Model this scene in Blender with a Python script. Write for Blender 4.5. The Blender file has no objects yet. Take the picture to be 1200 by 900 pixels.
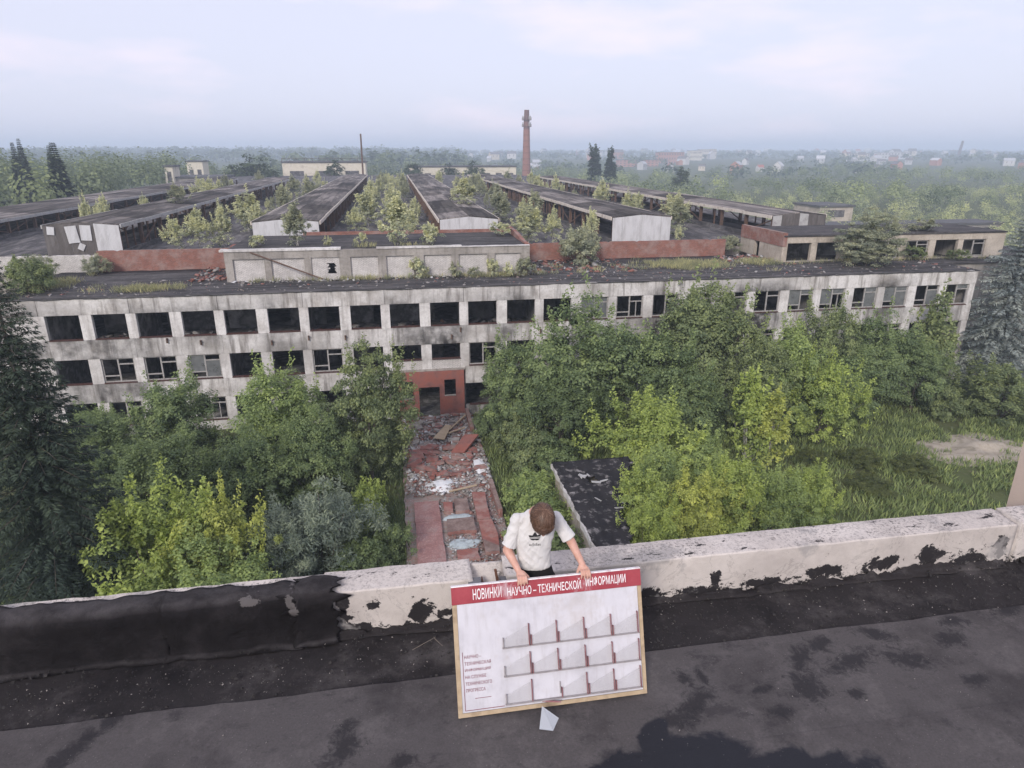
import bpy, bmesh, math, random
import numpy as np
from mathutils import Vector, Matrix, Euler, noise as mnoise
R = math.radians
sc = bpy.context.scene
col = sc.collection

# ------------------------------------------------------------------ camera, sky, sun, exposure
CAM_Z = 20.3
ROOF = 16.35                      # the roof the photographer looks down on
cam_d = bpy.data.cameras.new('camera')
cam = bpy.data.objects.new('camera', cam_d); col.objects.link(cam)
cam.location = (0, 0, CAM_Z)
cam.rotation_euler = (R(90 - 19.0), 0, R(-9.63))
cam_d.sensor_width = 36.0; cam_d.lens = 23.7
cam_d.clip_start = 0.05; cam_d.clip_end = 30000
sc.camera = cam

SUN_EL, SUN_AZ = R(30), R(208)    # azimuth clockwise from +Y: behind the camera, to the left
world = bpy.data.worlds.new('World'); sc.world = world; world.use_nodes = True
wt = world.node_tree; wt.nodes.clear()
def wn(t, **k):
    n = wt.nodes.new(t)
    for a, b in k.items(): setattr(n, a, b)
    return n
w_out = wn('ShaderNodeOutputWorld'); w_bg = wn('ShaderNodeBackground'); w_bg.inputs[1].default_value = 0.10
sky = wn('ShaderNodeTexSky', sky_type='NISHITA'); sky.sun_disc = False
sky.sun_elevation = SUN_EL; sky.sun_rotation = SUN_AZ
sky.altitude = 150; sky.air_density = 1.0; sky.dust_density = 2.2; sky.ozone_density = 2.0
tc = wn('ShaderNodeTexCoord'); sep = wn('ShaderNodeSeparateXYZ'); wt.links.new(tc.outputs['Generated'], sep.inputs[0])
def wmath(op, a, b=None, clamp=False):
    n = wn('ShaderNodeMath', operation=op); n.use_clamp = clamp
    for i, v in enumerate((a, b)):
        if v is None: continue
        if isinstance(v, (int, float)): n.inputs[i].default_value = v
        else: wt.links.new(v, n.inputs[i])
    return n.outputs[0]
mp = wn('ShaderNodeMapping'); mp.inputs['Rotation'].default_value = (0, R(14), 0); mp.inputs['Scale'].default_value = (2.6, 2.6, 10.0); mp.inputs['Location'].default_value = (0.7, 0.2, 0.4)
wt.links.new(tc.outputs['Generated'], mp.inputs[0])
nz = wn('ShaderNodeTexNoise'); nz.inputs['Scale'].default_value = 1.0; nz.inputs['Detail'].default_value = 4; nz.inputs['Roughness'].default_value = 0.56
wt.links.new(mp.outputs[0], nz.inputs['Vector'])
rmp = wn('ShaderNodeValToRGB'); rmp.color_ramp.elements[0].position = 0.50; rmp.color_ramp.elements[1].position = 0.72
rmp.color_ramp.elements[0].color = (0, 0, 0, 1); rmp.color_ramp.elements[1].color = (1, 1, 1, 1)
wt.links.new(nz.outputs[0], rmp.inputs[0])
def wmix(fac, a, b):
    n = wn('ShaderNodeMix', data_type='RGBA')
    if isinstance(fac, (int, float)): n.inputs[0].default_value = fac
    else: wt.links.new(fac, n.inputs[0])
    for i, v in ((6, a), (7, b)):
        if isinstance(v, tuple): n.inputs[i].default_value = v
        else: wt.links.new(v, n.inputs[i])
    return n.outputs[2]
veil = wmix(0.80, sky.outputs[0], (7.05, 6.98, 8.4, 1))                 # an even high veil over the whole sky
clouds = wmix(wmath('MULTIPLY', rmp.outputs[0], 0.42), veil, (11.4, 8.9, 9.4, 1))   # thin pink streaks in it
wt.links.new(clouds, w_bg.inputs[0]); wt.links.new(w_bg.outputs[0], w_out.inputs[0])

sun_d = bpy.data.lights.new('sun', 'SUN'); sun = bpy.data.objects.new('sun', sun_d); col.objects.link(sun)
sun_d.energy = 2.0; sun_d.angle = R(14); sun_d.color = (1.0, 0.92, 0.86)
sdir = Vector((math.sin(SUN_AZ) * math.cos(SUN_EL), math.cos(SUN_AZ) * math.cos(SUN_EL), math.sin(SUN_EL)))
sun.rotation_euler = (-sdir).to_track_quat('-Z', 'Y').to_euler()
sun.location = sdir * 200
vs = sc.view_settings; vs.view_transform = 'Standard'; vs.look = 'None'; vs.exposure = 0.42; vs.gamma = 1.0; vs.use_curve_mapping = False
sc.render.engine = 'CYCLES'
cy_ = sc.cycles
cy_.use_denoising = True
try: cy_.denoiser = 'OPENIMAGEDENOISE'
except Exception: pass
cy_.max_bounces = 7; cy_.diffuse_bounces = 3; cy_.glossy_bounces = 2; cy_.transmission_bounces = 4
cy_.transparent_max_bounces = 8; cy_.volume_bounces = 3
cy_.use_adaptive_sampling = True; cy_.adaptive_threshold = 0.02
cy_.sample_clamp_indirect = 6.0

# ------------------------------------------------------------------ helpers
def tag(o, label=None, cat=None, group=None, kind=None):
    if label: o['label'] = label
    if cat: o['category'] = cat
    if group: o['group'] = group
    if kind: o['kind'] = kind
    elif cat: o['kind'] = 'thing'
    return o
def empty(name, loc=(0, 0, 0), rot=(0, 0, 0)):
    o = bpy.data.objects.new(name, None); o.empty_display_size = 0.2
    o.location = loc; o.rotation_euler = rot; col.objects.link(o); return o
def wloc(o):
    v = Vector((0, 0, 0))
    while o is not None: v += o.location; o = o.parent
    return v
def link(name, me, parent=None):
    o = bpy.data.objects.new(name, me); col.objects.link(o)
    if parent is not None: o.parent = parent
    return o
def copy_tree(o, parent=None):
    c = o.copy(); col.objects.link(c)
    c.parent = parent
    for ch in list(o.children): copy_tree(ch, c)
    return c
class MB:
    def __init__(s): s.v = []; s.f = []
    def add(s, vs, fs):
        b = len(s.v); s.v += [tuple(p) for p in vs]; s.f += [tuple(i + b for i in q) for q in fs]; return s
    def box(s, x0, x1, y0, y1, z0, z1):
        return s.add([(x0,y0,z0),(x1,y0,z0),(x1,y1,z0),(x0,y1,z0),(x0,y0,z1),(x1,y0,z1),(x1,y1,z1),(x0,y1,z1)],
                     [(0,3,2,1),(4,5,6,7),(0,1,5,4),(1,2,6,5),(2,3,7,6),(3,0,4,7)])
    def obox(s, c, size, rot=(0, 0, 0), jit=0.0, rng=None):
        m = Euler(rot).to_matrix(); hx, hy, hz = (q / 2 for q in size); vs = []
        for z in (-hz, hz):
            for x, y in ((-hx,-hy),(hx,-hy),(hx,hy),(-hx,hy)):
                p = Vector((x, y, z))
                if jit: p += Vector((rng.uniform(-1,1)*hx, rng.uniform(-1,1)*hy, rng.uniform(-1,1)*hz)) * jit
                vs.append(tuple(m @ p + Vector(c)))
        return s.add(vs, [(0,3,2,1),(4,5,6,7),(0,1,5,4),(1,2,6,5),(2,3,7,6),(3,0,4,7)])
    def tube(s, p, q, r0, r1=None, n=6, cap=True):
        r1 = r0 if r1 is None else r1
        p, q = Vector(p), Vector(q); d = (q - p)
        if d.length < 1e-6: return s
        d.normalize(); a = d.orthogonal().normalized(); b = d.cross(a)
        vs = [tuple(c + (a*math.cos(2*math.pi*i/n) + b*math.sin(2*math.pi*i/n))*r) for c, r in ((p, r0), (q, r1)) for i in range(n)]
        fs = [(i, (i+1) % n, n+(i+1) % n, n+i) for i in range(n)]
        if cap: fs += [tuple(range(n-1, -1, -1)), tuple(range(n, 2*n))]
        return s.add(vs, fs)
    def beam(s, p, q, w, h):                       # a bar of rectangular section
        p, q = Vector(p), Vector(q); d = (q-p).normalized()
        a = d.cross(Vector((0,0,1)));  a = a.normalized() if a.length > 1e-4 else Vector((1,0,0))
        b = a.cross(d)
        vs = [tuple(c + a*sx*w/2 + b*sy*h/2) for c in (p, q) for sx, sy in ((-1,-1),(1,-1),(1,1),(-1,1))]
        return s.add(vs, [(0,3,2,1),(4,5,6,7),(0,1,5,4),(1,2,6,5),(2,3,7,6),(3,0,4,7)])
    def prism(s, pts, z0, z1):
        n = len(pts)
        return s.add([(x,y,z0) for x,y in pts]+[(x,y,z1) for x,y in pts],
                     [tuple(range(n-1,-1,-1)), tuple(range(n,2*n))]+[(i,(i+1)%n,n+(i+1)%n,n+i) for i in range(n)])
    def mesh(s, name, mat=None, smooth=False, off=(0,0,0)):
        me = bpy.data.meshes.new(name)
        ox, oy, oz = off
        me.from_pydata([(x-ox, y-oy, z-oz) for x, y, z in s.v], [], s.f); me.update()
        if mat: me.materials.append(mat)
        if smooth: me.polygons.foreach_set('use_smooth', [True]*len(me.polygons))
        return me
    def build(s, name, mat=None, parent=None, smooth=False, local=False):
        off = (0,0,0) if (local or parent is None) else wloc(parent)
        return link(name, s.mesh(name, mat, smooth, off), parent)
def np_mesh(name, V, F, mat=None, smooth=False, attr=None):
    V = np.asarray(V, np.float32); F = np.asarray(F, np.int32); k = F.shape[1]
    me = bpy.data.meshes.new(name)
    me.vertices.add(len(V)); me.vertices.foreach_set('co', V.ravel())
    me.loops.add(F.size); me.loops.foreach_set('vertex_index', F.ravel())
    me.polygons.add(len(F)); me.polygons.foreach_set('loop_start', np.arange(0, F.size, k, dtype=np.int32))
    if smooth: me.polygons.foreach_set('use_smooth', np.ones(len(F), bool))
    me.update(calc_edges=True)
    if attr is not None:
        a = me.attributes.new('tint', 'FLOAT', 'FACE'); a.data.foreach_set('value', np.asarray(attr, np.float32))
    if mat: me.materials.append(mat)
    return me

# ------------------------------------------------------------------ materials
class NT:
    def __init__(s, name):
        s.m = bpy.data.materials.new(name); s.m.use_nodes = True; s.t = s.m.node_tree
        s.b = s.t.nodes['Principled BSDF']; s.b.inputs['Specular IOR Level'].default_value = 0.3
        s.pos = s.n('ShaderNodeNewGeometry').outputs['Position']
    def n(s, t, **k):
        n = s.t.nodes.new(t)
        for a, b in k.items(): setattr(n, a, b)
        return n
    def put(s, sock, v):
        if v is None: return
        if isinstance(v, (int, float)): sock.default_value = v
        elif isinstance(v, tuple): sock.default_value = v if len(v) == 4 or sock.type == 'VECTOR' else (*v, 1)
        else: s.t.links.new(v, sock)
    def map(s, scale=(1,1,1), rot=(0,0,0), loc=(0,0,0), vec=None):
        n = s.n('ShaderNodeMapping'); s.t.links.new(vec or s.pos, n.inputs[0])
        n.inputs['Scale'].default_value = scale; n.inputs['Rotation'].default_value = rot; n.inputs['Location'].default_value = loc
        return n.outputs[0]
    def noise(s, scale, detail=4, rough=0.55, vec=None, dist=0.0):
        n = s.n('ShaderNodeTexNoise'); n.inputs['Scale'].default_value = scale; n.inputs['Detail'].default_value = detail
        n.inputs['Roughness'].default_value = rough; n.inputs['Distortion'].default_value = dist
        s.t.links.new(vec or s.pos, n.inputs['Vector']); return n.outputs[0]
    def voro(s, scale, vec=None, feature='F1'):
        n = s.n('ShaderNodeTexVoronoi'); n.feature = feature; n.inputs['Scale'].default_value = scale
        s.t.links.new(vec or s.pos, n.inputs['Vector']); return n
    def ramp(s, fac, stops):
        n = s.n('ShaderNodeValToRGB'); s.put(n.inputs[0], fac); e = n.color_ramp.elements
        while len(e) < len(stops): e.new(0.5)
        for i, (p, c) in enumerate(stops):
            e[i].position = p; e[i].color = (c, c, c, 1) if isinstance(c, (int, float)) else (*c, 1)
        return n.outputs[0]
    def math(s, op, a, b=None, clamp=False):
        n = s.n('ShaderNodeMath', operation=op); n.use_clamp = clamp; s.put(n.inputs[0], a); s.put(n.inputs[1], b); return n.outputs[0]
    def mix(s, fac, a, b, mode='MIX'):
        n = s.n('ShaderNodeMix', data_type='RGBA', blend_type=mode); s.put(n.inputs[0], fac); s.put(n.inputs[6], a); s.put(n.inputs[7], b)
        return n.outputs[2]
    def xyz(s, vec=None):
        n = s.n('ShaderNodeSeparateXYZ'); s.t.links.new(vec or s.pos, n.inputs[0]); return n.outputs
    def bump(s, h, strength=0.3, dist=0.02):
        n = s.n('ShaderNodeBump'); n.inputs['Strength'].default_value = strength; n.inputs['Distance'].default_value = dist
        s.put(n.inputs['Height'], h); s.t.links.new(n.outputs[0], s.b.inputs['Normal'])
    def done(s, color, rough=0.85):
        s.put(s.b.inputs['Base Color'], color); s.put(s.b.inputs['Roughness'], rough); return s.m
def simple(name, cols, scale=3.0, rough=0.85, detail=5, bump=0.0, bscale=20, bdist=0.01):
    q = NT(name); st = [(0.3 + 0.4*i/max(1, len(cols)-1), c) for i, c in enumerate(cols)]
    if bump: q.bump(q.noise(bscale, 5), bump, bdist)
    return q.done(q.ramp(q.noise(scale, detail, 0.62), st), rough)

MAT = {}
def facade_mat(name, light, mid, dark, soot=0.0, streak=0.5):
    q = NT(name)
    base = q.ramp(q.noise(0.55, 7, 0.66), [(0.32, mid), (0.52, light), (0.75, light)])
    fine = q.ramp(q.noise(5.5, 6, 0.7), [(0.36, 0.62), (0.52, 1.0)])
    c = q.mix(0.5, base, fine, 'MULTIPLY')
    st = q.noise(1.0, 6, 0.65, q.map((2.2, 2.2, 0.22)))
    c = q.mix(q.math('MULTIPLY', q.ramp(st, [(0.50, 0.0), (0.66, 1.0)]), streak), c, dark)
    gr = q.ramp(q.noise(0.23, 6, 0.62, q.map((1, 1, 1.8))), [(0.46, 0.0), (0.62, 1.0)]); c = q.mix(q.math('MULTIPLY', gr, 0.5), c, tuple(v*0.62 for v in mid))
    pe = q.ramp(q.noise(1.6, 8, 0.72), [(0.58, 0.0), (0.62, 1.0)])
    c = q.mix(q.math('MULTIPLY', pe, 0.55), c, mid)
    if soot:
        x, y, z = q.xyz()
        band = q.math('MULTIPLY', q.ramp(q.math('MULTIPLY', q.math('SUBTRACT', z, 9.3), 0.8), [(0.0, 1.0), (0.95, 0.0)]),
                      q.ramp(q.noise(0.16, 4, 0.6, q.map((1, 1, 0.4))), [(0.47, 0.0), (0.62, 1.0)]))
        band = q.math('MULTIPLY', band, q.ramp(q.noise(2.0, 4), [(0.3, 0.4), (0.6, 1.0)]))
        c = q.mix(q.math('MULTIPLY', band, soot), c, (0.035, 0.033, 0.032))
    q.bump(q.noise(9, 6, 0.7), 0.35, 0.02)
    return q.done(c, 0.9)
MAT['facade'] = facade_mat('concrete_facade', (0.64, 0.625, 0.605), (0.42, 0.395, 0.365), (0.13, 0.115, 0.10), soot=1.0, streak=0.75)
MAT['pier'] = facade_mat('concrete_pier', (0.68, 0.665, 0.645), (0.48, 0.455, 0.43), (0.20, 0.18, 0.16), streak=0.45)
MAT['cap'] = facade_mat('concrete_cap', (0.37, 0.345, 0.315), (0.25, 0.23, 0.205), (0.11, 0.10, 0.09))
MAT['beige'] = facade_mat('concrete_beige', (0.50, 0.45, 0.38), (0.38, 0.33, 0.27), (0.17, 0.14, 0.11), streak=0.4)
MAT['inner'] = simple('sooty_interior', [(0.34, 0.33, 0.32), (0.10, 0.098, 0.095), (0.55, 0.54, 0.53)], 0.5, 0.95)
def brick_mat(name, c1, c2, mortar, wash, washf=0.3, wall='x'):
    q = NT(name)
    x, y, z = q.xyz(); cb = q.n('ShaderNodeCombineXYZ'); q.t.links.new(q.math('ADD', x, y), cb.inputs[0]); q.t.links.new(z, cb.inputs[1])
    br = q.n('ShaderNodeTexBrick'); q.t.links.new(cb.outputs[0], br.inputs['Vector'])
    br.inputs['Scale'].default_value = 1.0; br.inputs['Brick Width'].default_value = 0.26; br.inputs['Row Height'].default_value = 0.077
    br.inputs['Mortar Size'].default_value = 0.012; br.inputs['Bias'].default_value = 0.0
    q.put(br.inputs['Color1'], c1); q.put(br.inputs['Color2'], c2); q.put(br.inputs['Mortar'], mortar)
    c = q.mix(q.math('MULTIPLY', q.ramp(q.noise(0.9, 7, 0.7), [(0.46, 0.0), (0.62, 1.0)]), washf), br.outputs[0], wash)
    c = q.mix(0.35, c, q.ramp(q.noise(2.5, 6, 0.7), [(0.3, 0.45), (0.6, 1.0)]), 'MULTIPLY')
    q.bump(br.outputs[1], -0.4, 0.02)
    return q.done(c, 0.9)
MAT['redbrick'] = brick_mat('red_brickwork', (0.31, 0.115, 0.08), (0.21, 0.08, 0.06), (0.24, 0.17, 0.145), (0.33, 0.26, 0.235), 0.6)
MAT['whitebrick'] = brick_mat('white_brickwork', (0.68, 0.655, 0.63), (0.56, 0.54, 0.52), (0.22, 0.205, 0.19), (0.74, 0.72, 0.70), 0.30)
MAT['redpaint'] = simple('red_painted_plaster', [(0.20, 0.075, 0.06), (0.29, 0.105, 0.08), (0.23, 0.105, 0.09), (0.17, 0.07, 0.06)], 1.1, 0.85, 8, 0.3, 12)
def felt_mat(name, a, b, c_light, lightf=0.5, seam=None, vary=0.0):
    q = NT(name)
    c = q.ramp(q.noise(0.7, 7, 0.68), [(0.3, a), (0.5, b), (0.72, b)])
    c = q.mix(q.math('MULTIPLY', q.ramp(q.noise(1.7, 8, 0.72), [(0.54, 0.0), (0.64, 1.0)]), lightf), c, c_light)
    c = q.mix(0.5, c, q.ramp(q.noise(9, 5, 0.7), [(0.3, 0.5), (0.6, 1.0)]), 'MULTIPLY')
    if seam:
        w = q.noise(0.6, 6, 0.7, q.map(seam)); c = q.mix(q.math('MULTIPLY', q.ramp(w, [(0.46, 1.0), (0.56, 0.0)]), 0.6), c, (0.02, 0.02, 0.022))
    if vary: c = q.mix(1.0, c, q.ramp(q.n('ShaderNodeObjectInfo').outputs['Random'], [(0.0, 1-vary), (1.0, 1+vary*0.6)]), 'MULTIPLY')
    if vary: c = q.mix(1.0, c, q.ramp(q.n('ShaderNodeObjectInfo').outputs['Random'], [(0.0, 1-vary), (1.0, 1+vary*0.6)]), 'MULTIPLY')
    q.bump(q.noise(6, 6, 0.7), 0.5, 0.03); q.b.inputs['Specular IOR Level'].default_value = 0.1
    return q.done(c, 0.9)
MAT['felt'] = felt_mat('old_roof_felt', (0.055, 0.053, 0.055), (0.105, 0.10, 0.10), (0.24, 0.225, 0.21), 0.55, (0.35, 3.0, 1))
MAT['felt2'] = felt_mat('lantern_felt', (0.12, 0.108, 0.10), (0.215, 0.195, 0.18), (0.32, 0.30, 0.28), 0.5, (2.2, 0.15, 1), 0.4)
MAT['felt_dark'] = felt_mat('hall_felt', (0.09, 0.087, 0.09), (0.16, 0.152, 0.15), (0.34, 0.33, 0.32), 0.65, (2.0, 0.3, 1))
MAT['steel'] = simple('rusty_dark_steel', [(0.075, 0.052, 0.042), (0.14, 0.085, 0.06), (0.06, 0.05, 0.045)], 4, 0.75)
MAT['fascia'] = simple('weathered_fascia', [(0.48, 0.43, 0.36), (0.62, 0.57, 0.50), (0.36, 0.30, 0.25)], 1.2, 0.85, 6)
MAT['fascia_grey'] = simple('grey_fascia', [(0.30, 0.30, 0.30), (0.42, 0.42, 0.41), (0.22, 0.21, 0.21)], 1.2, 0.85, 6)
def sheet_mat(name, a, b, pitch=0.18):
    q = NT(name); w = q.n('ShaderNodeTexWave'); w.wave_type = 'BANDS'; w.bands_direction = 'X'; w.inputs['Scale'].default_value = 1/(pitch*2)
    q.t.links.new(q.pos, w.inputs['Vector']); q.bump(w.outputs[1], 0.5, 0.03)
    c = q.ramp(q.noise(0.9, 6, 0.65, q.map((2, 2, .5))), [(0.35, b), (0.55, a), (0.8, a)])
    return q.done(c, 0.7)
MAT['sheet'] = sheet_mat('grey_cladding_sheet', (0.56, 0.565, 0.575), (0.43, 0.43, 0.435))
MAT['sheet_rust'] = sheet_mat('dark_corrugated_sheet', (0.10, 0.09, 0.085), (0.16, 0.15, 0.145))
MAT['frame'] = simple('old_window_frame', [(0.26, 0.25, 0.235), (0.36, 0.35, 0.335), (0.19, 0.17, 0.15)], 3, 0.8)
MAT['sill'] = simple('dark_window_sill', [(0.055, 0.028, 0.024), (0.10, 0.045, 0.036)], 3, 0.8)
def glass_mat():
    q = NT('dusty_glass'); nt = q.t
    tr = q.n('ShaderNodeBsdfTransparent'); tr.inputs[0].default_value = (0.75, 0.78, 0.78, 1)
    q.done(q.ramp(q.noise(2.5, 4), [(0.3, (0.16, 0.17, 0.17)), (0.7, (0.26, 0.27, 0.27))]), 0.12); q.b.inputs['Specular IOR Level'].default_value = 0.6
    mx = q.n('ShaderNodeMixShader'); mx.inputs[0].default_value = 0.62
    nt.links.new(tr.outputs[0], mx.inputs[1]); nt.links.new(q.b.outputs[0], mx.inputs[2])
    nt.links.new(mx.outputs[0], nt.nodes['Material Output'].inputs[0]); return q.m
MAT['glass'] = glass_mat()
def leaf_mat(name, trans=0.42, rough=0.6):
    q = NT(name)
    oi = q.n('ShaderNodeObjectInfo'); at = q.n('ShaderNodeAttribute'); at.attribute_name = 'tint'
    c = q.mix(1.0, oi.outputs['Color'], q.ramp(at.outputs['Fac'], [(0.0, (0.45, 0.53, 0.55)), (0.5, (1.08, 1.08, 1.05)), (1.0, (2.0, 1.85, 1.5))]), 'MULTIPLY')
    q.done(c, rough)
    tl = q.n('ShaderNodeBsdfTranslucent'); q.t.links.new(c, tl.inputs[0])
    mx = q.n('ShaderNodeMixShader'); mx.inputs[0].default_value = trans
    q.t.links.new(q.b.outputs[0], mx.inputs[1]); q.t.links.new(tl.outputs[0], mx.inputs[2])
    q.t.links.new(mx.outputs[0], q.t.nodes['Material Output'].inputs[0]); return q.m
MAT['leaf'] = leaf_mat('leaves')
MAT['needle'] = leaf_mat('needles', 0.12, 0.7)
MAT['bark'] = simple('bark', [(0.09, 0.075, 0.06), (0.15, 0.13, 0.11), (0.06, 0.05, 0.04)], 5, 0.95, 5, 0.5, 18)
MAT['birchbark'] = simple('birch_bark', [(0.45, 0.44, 0.41), (0.32, 0.31, 0.29), (0.10, 0.09, 0.08)], 7, 0.9)
def tint_mat(name, stops, rough=0.9):
    q = NT(name); at = q.n('ShaderNodeAttribute'); at.attribute_name = 'tint'
    c = q.ramp(at.outputs['Fac'], stops); c = q.mix(0.4, c, q.ramp(q.noise(7, 4), [(0.3, 0.55), (0.6, 1.0)]), 'MULTIPLY')
    return q.done(c, rough)
MAT['rubble'] = tint_mat('rubble', [(0.0, (0.24, 0.095, 0.075)), (0.25, (0.28, 0.14, 0.115)), (0.42, (0.20, 0.185, 0.17)), (0.7, (0.42, 0.41, 0.40)), (1.0, (0.66, 0.67, 0.68))])
MAT['grass'] = leaf_mat('grass_blades', 0.3, 0.7)

# ------------------------------------------------------------------ ground
def terrain(x, y):
    d = math.hypot(x, y)
    t = min(1.0, max(0.0, (d-650)/1350.0)); t = t*t*(3-2*t)
    h = t*(9 + 6*mnoise.noise((x/900.0, y/900.0, 0.3)))
    s = min(1.0, max(0.0, (d-130)/300.0))
    h += s*1.2*mnoise.noise((x/160.0, y/160.0, 2.1))
    if x > 55:                                            # the ground falls away into a shallow valley on the right
        a = min(1.0, (x-55)/90.0)*min(1.0, max(0.0, (y-40)/100.0)); h -= 3.5*a*(1-t)
    return h
q = NT('meadow_ground')
g = q.ramp(q.noise(0.12, 6, 0.65), [(0.3, (0.045, 0.065, 0.022)), (0.5, (0.085, 0.105, 0.036)), (0.7, (0.13, 0.135, 0.06))])
g = q.mix(q.ramp(q.noise(0.55, 6, 0.7), [(0.56, 0.0), (0.70, 0.7)]), g, (0.17, 0.14, 0.095))
g = q.mix(0.5, g, q.ramp(q.noise(4.0, 5, 0.7), [(0.3, 0.5), (0.62, 1.0)]), 'MULTIPLY')
q.bump(q.noise(3.0, 6, 0.7), 0.6, 0.12)
MAT['ground'] = q.done(g, 0.95)
def axis(neg, pos):
    a = [0.0]; s = 12.0
    while a[-1] < pos: a.append(a[-1] + s); s *= 1.075
    b = [0.0]; s = 12.0
    while b[-1] > neg: b.append(b[-1] - s); s *= 1.075
    return sorted(set(b[1:] + a))
gx, gy = axis(-3600, 4000), axis(-350, 4000)
gv = [(x, y, terrain(x, y)) for y in gy for x in gx]; nx = len(gx)
gf = [(j*nx+i, j*nx+i+1, (j+1)*nx+i+1, (j+1)*nx+i) for j in range(len(gy)-1) for i in range(nx-1)]
ground = link('ground', np_mesh('ground', gv, gf, MAT['ground'], True)); tag(ground, kind='structure')

# ------------------------------------------------------------------ the abandoned office block
BY = 51.27                                        # its front plane
X0 = -23.6
def wx(i): return X0 + 3*i + (0.032 if i % 2 else -0.032)
WW = 2.257
ROWS = ((9.37, 7.55), (6.05, 4.2), (2.68, 0.85))  # head and sill heights of the three storeys
XL, XR = -28.2, 50.05
office = empty('office_block', (11, BY, 0))
tag(office, 'long grey three-storey concrete block with rows of gutted windows', 'building')
rng = random.Random(5)
# piers, one between every two windows
edges = [XL + 2.45] + [X0 - 1.5 + 3*k for k in range(1, 25)] + [XR]
def pier(x0, x1, z0=0.0, z1=9.34):
    m = MB(); m.box(x0, x1, BY+0.03, BY+0.36, z0, z1)
    return m.build('pier', MAT['pier'], office)
for k in range(26):
    x0 = wx(k-1) + WW/2 if k > 0 else XL
    x1 = wx(k) - WW/2 if k < 25 else XR
    pier(x0, x1, 0.0 if k not in (8, 9, 10) else 3.9)
# panels of the fascia and below the windows, two windows long
for k in range(-1, 13):
    x0 = X0 - 1.5 + 6*k if k >= 0 else XL - 0.02; x1 = min(X0 - 1.5 + 6*(k+1), XR + 0.02)
    if k == -1: x1 = X0 - 1.5
    m = MB(); m.box(x0 + 0.015, x1 - 0.015, BY + rng.uniform(-0.015, 0.01), BY+0.34, 9.345, 10.52); m.build('fascia_panel', MAT['facade'], office)
    m = MB(); m.box(x0 + 0.015, x1 - 0.015, BY + rng.uniform(-0.015, 0.01), BY+0.34, 6.055, 7.50); m.build('spandrel_panel', MAT['facade'], office)
    if k != 4:
        m = MB(); m.box(x0 + 0.015, x1 - 0.015, BY + rng.uniform(-0.015, 0.01), BY+0.34, 2.685, 4.15); m.build('spandrel_panel', MAT['facade'], office)
        m = MB(); m.box(x0 + 0.015, x1 - 0.015, BY + rng.uniform(-0.015, 0.01), BY+0.34, 0.0, 0.80); m.build('plinth_panel', MAT['facade'], office)
for k in (8, 9):                                  # the brick infill that shortens the two windows over the porch
    m = MB(); m.box(wx(k)-WW/2+0.003, wx(k)+WW/2-0.003, BY+0.08, BY+0.3, 4.0, 4.80); m.build('brick_infill', MAT['whitebrick'], office)
m = MB(); m.box(wx(8)-WW/2-0.38, wx(9)+WW/2+0.38, BY-0.06, BY+0.34, 3.86, 4.02); m.build('ledge', MAT['cap'], office)
# window openings: a sill each; frames and panes where they are left
def frame_mesh(kind, w, h):
    m = MB(); b = 0.085; y0, y1 = -0.04, 0.05
    m.box(0, w, y0, y1, 0, b); m.box(0, w, y0, y1, h-b, h); m.box(0, b, y0, y1, b, h-b); m.box(w-b, w, y0, y1, b, h-b)
    if kind in (0, 1, 2): m.box(w*0.5-b*0.6, w*0.5+b*0.6, y0, y1, b, h-b)
    if kind == 0: m.box(w*0.5+b*0.6, w-b, y0, y1, h*0.72, h*0.72+b)
    if kind == 1: m.box(w*0.5+b*0.6, w-b, y0, y1, h*0.72, h*0.72+b); m.box(b, w*0.5-b*0.6, y0, y1, h*0.24, h*0.24+b)
    if kind == 2:
        m.box(w*0.5+b*0.6, w-b, y0, y1, h*0.70, h*0.70+b); m.box(b, w*0.5-b*0.6, y0, y1, h*0.22, h*0.22+b)
        m.box(w*0.75-0.03, w*0.75+0.03, y0, y1, b, h*0.70)
    return m.mesh('window_frame', MAT['frame'])
framed = {0: {13: 1, 14: 2, 15: 0, 16: 0, 17: 1, 18: 0, 19: 1, 20: 2, 21: 1, 22: 1, 23: 1, 24: 1},
          1: {1: 1, 2: 1, 3: 1, 6: 1, 10: 0, 18: 0, 20: 1, 22: 1}, 2: {1: 0, 3: 2, 12: 0, 15: 1}}
glazed = {(0, 19), (0, 20), (0, 21), (0, 22), (0, 23), (0, 24), (0, 13), (1, 3)}
fm = {(k, r): frame_mesh(k, WW-0.02, ROWS[r][0]-ROWS[r][1]-0.02) for k in (0, 1, 2) for r in (0, 1, 2)}
gm = {}
for r in (0, 1, 2):
    w, h = WW-0.02, ROWS[r][0]-ROWS[r][1]-0.02
    m = MB(); m.box(0.06, w*0.5, -0.006, 0.006, h*0.27, h-0.06); gm[r, 0] = m.mesh('pane', MAT['glass'])
    m = MB(); m.box(w*0.5, w-0.06, -0.006, 0.006, 0.06, h*0.73); gm[r, 1] = m.mesh('pane', MAT['glass'])
    m = MB(); m.box(w*0.5, w-0.06, -0.006, 0.006, h*0.74, h-0.06); gm[r, 2] = m.mesh('pane', MAT['glass'])
sm = MB().box(-WW/2+0.002, WW/2-0.002, -0.07, 0.33, -0.045, 0.0).mesh('window_sill', MAT['sill'])
for r, (zt, zb) in enumerate(ROWS):
    for i in range(25):
        if r == 2 and i in (8, 9): continue
        zz = 4.85 if (r == 1 and i in (8, 9)) else zb
        s_ = link('window_sill', sm, office); s_.location = Vector((wx(i), BY, zz)) - wloc(office)
        if i in framed[r]:
            o = link('window', fm[framed[r][i], r], office); o.location = Vector((wx(i)-WW/2+0.01, BY+0.17, zb+0.01)) - wloc(office)
            for k in range(3):
                if (r, i) in glazed and rng.random() < 0.75: link('pane', gm[r, k], o)
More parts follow.
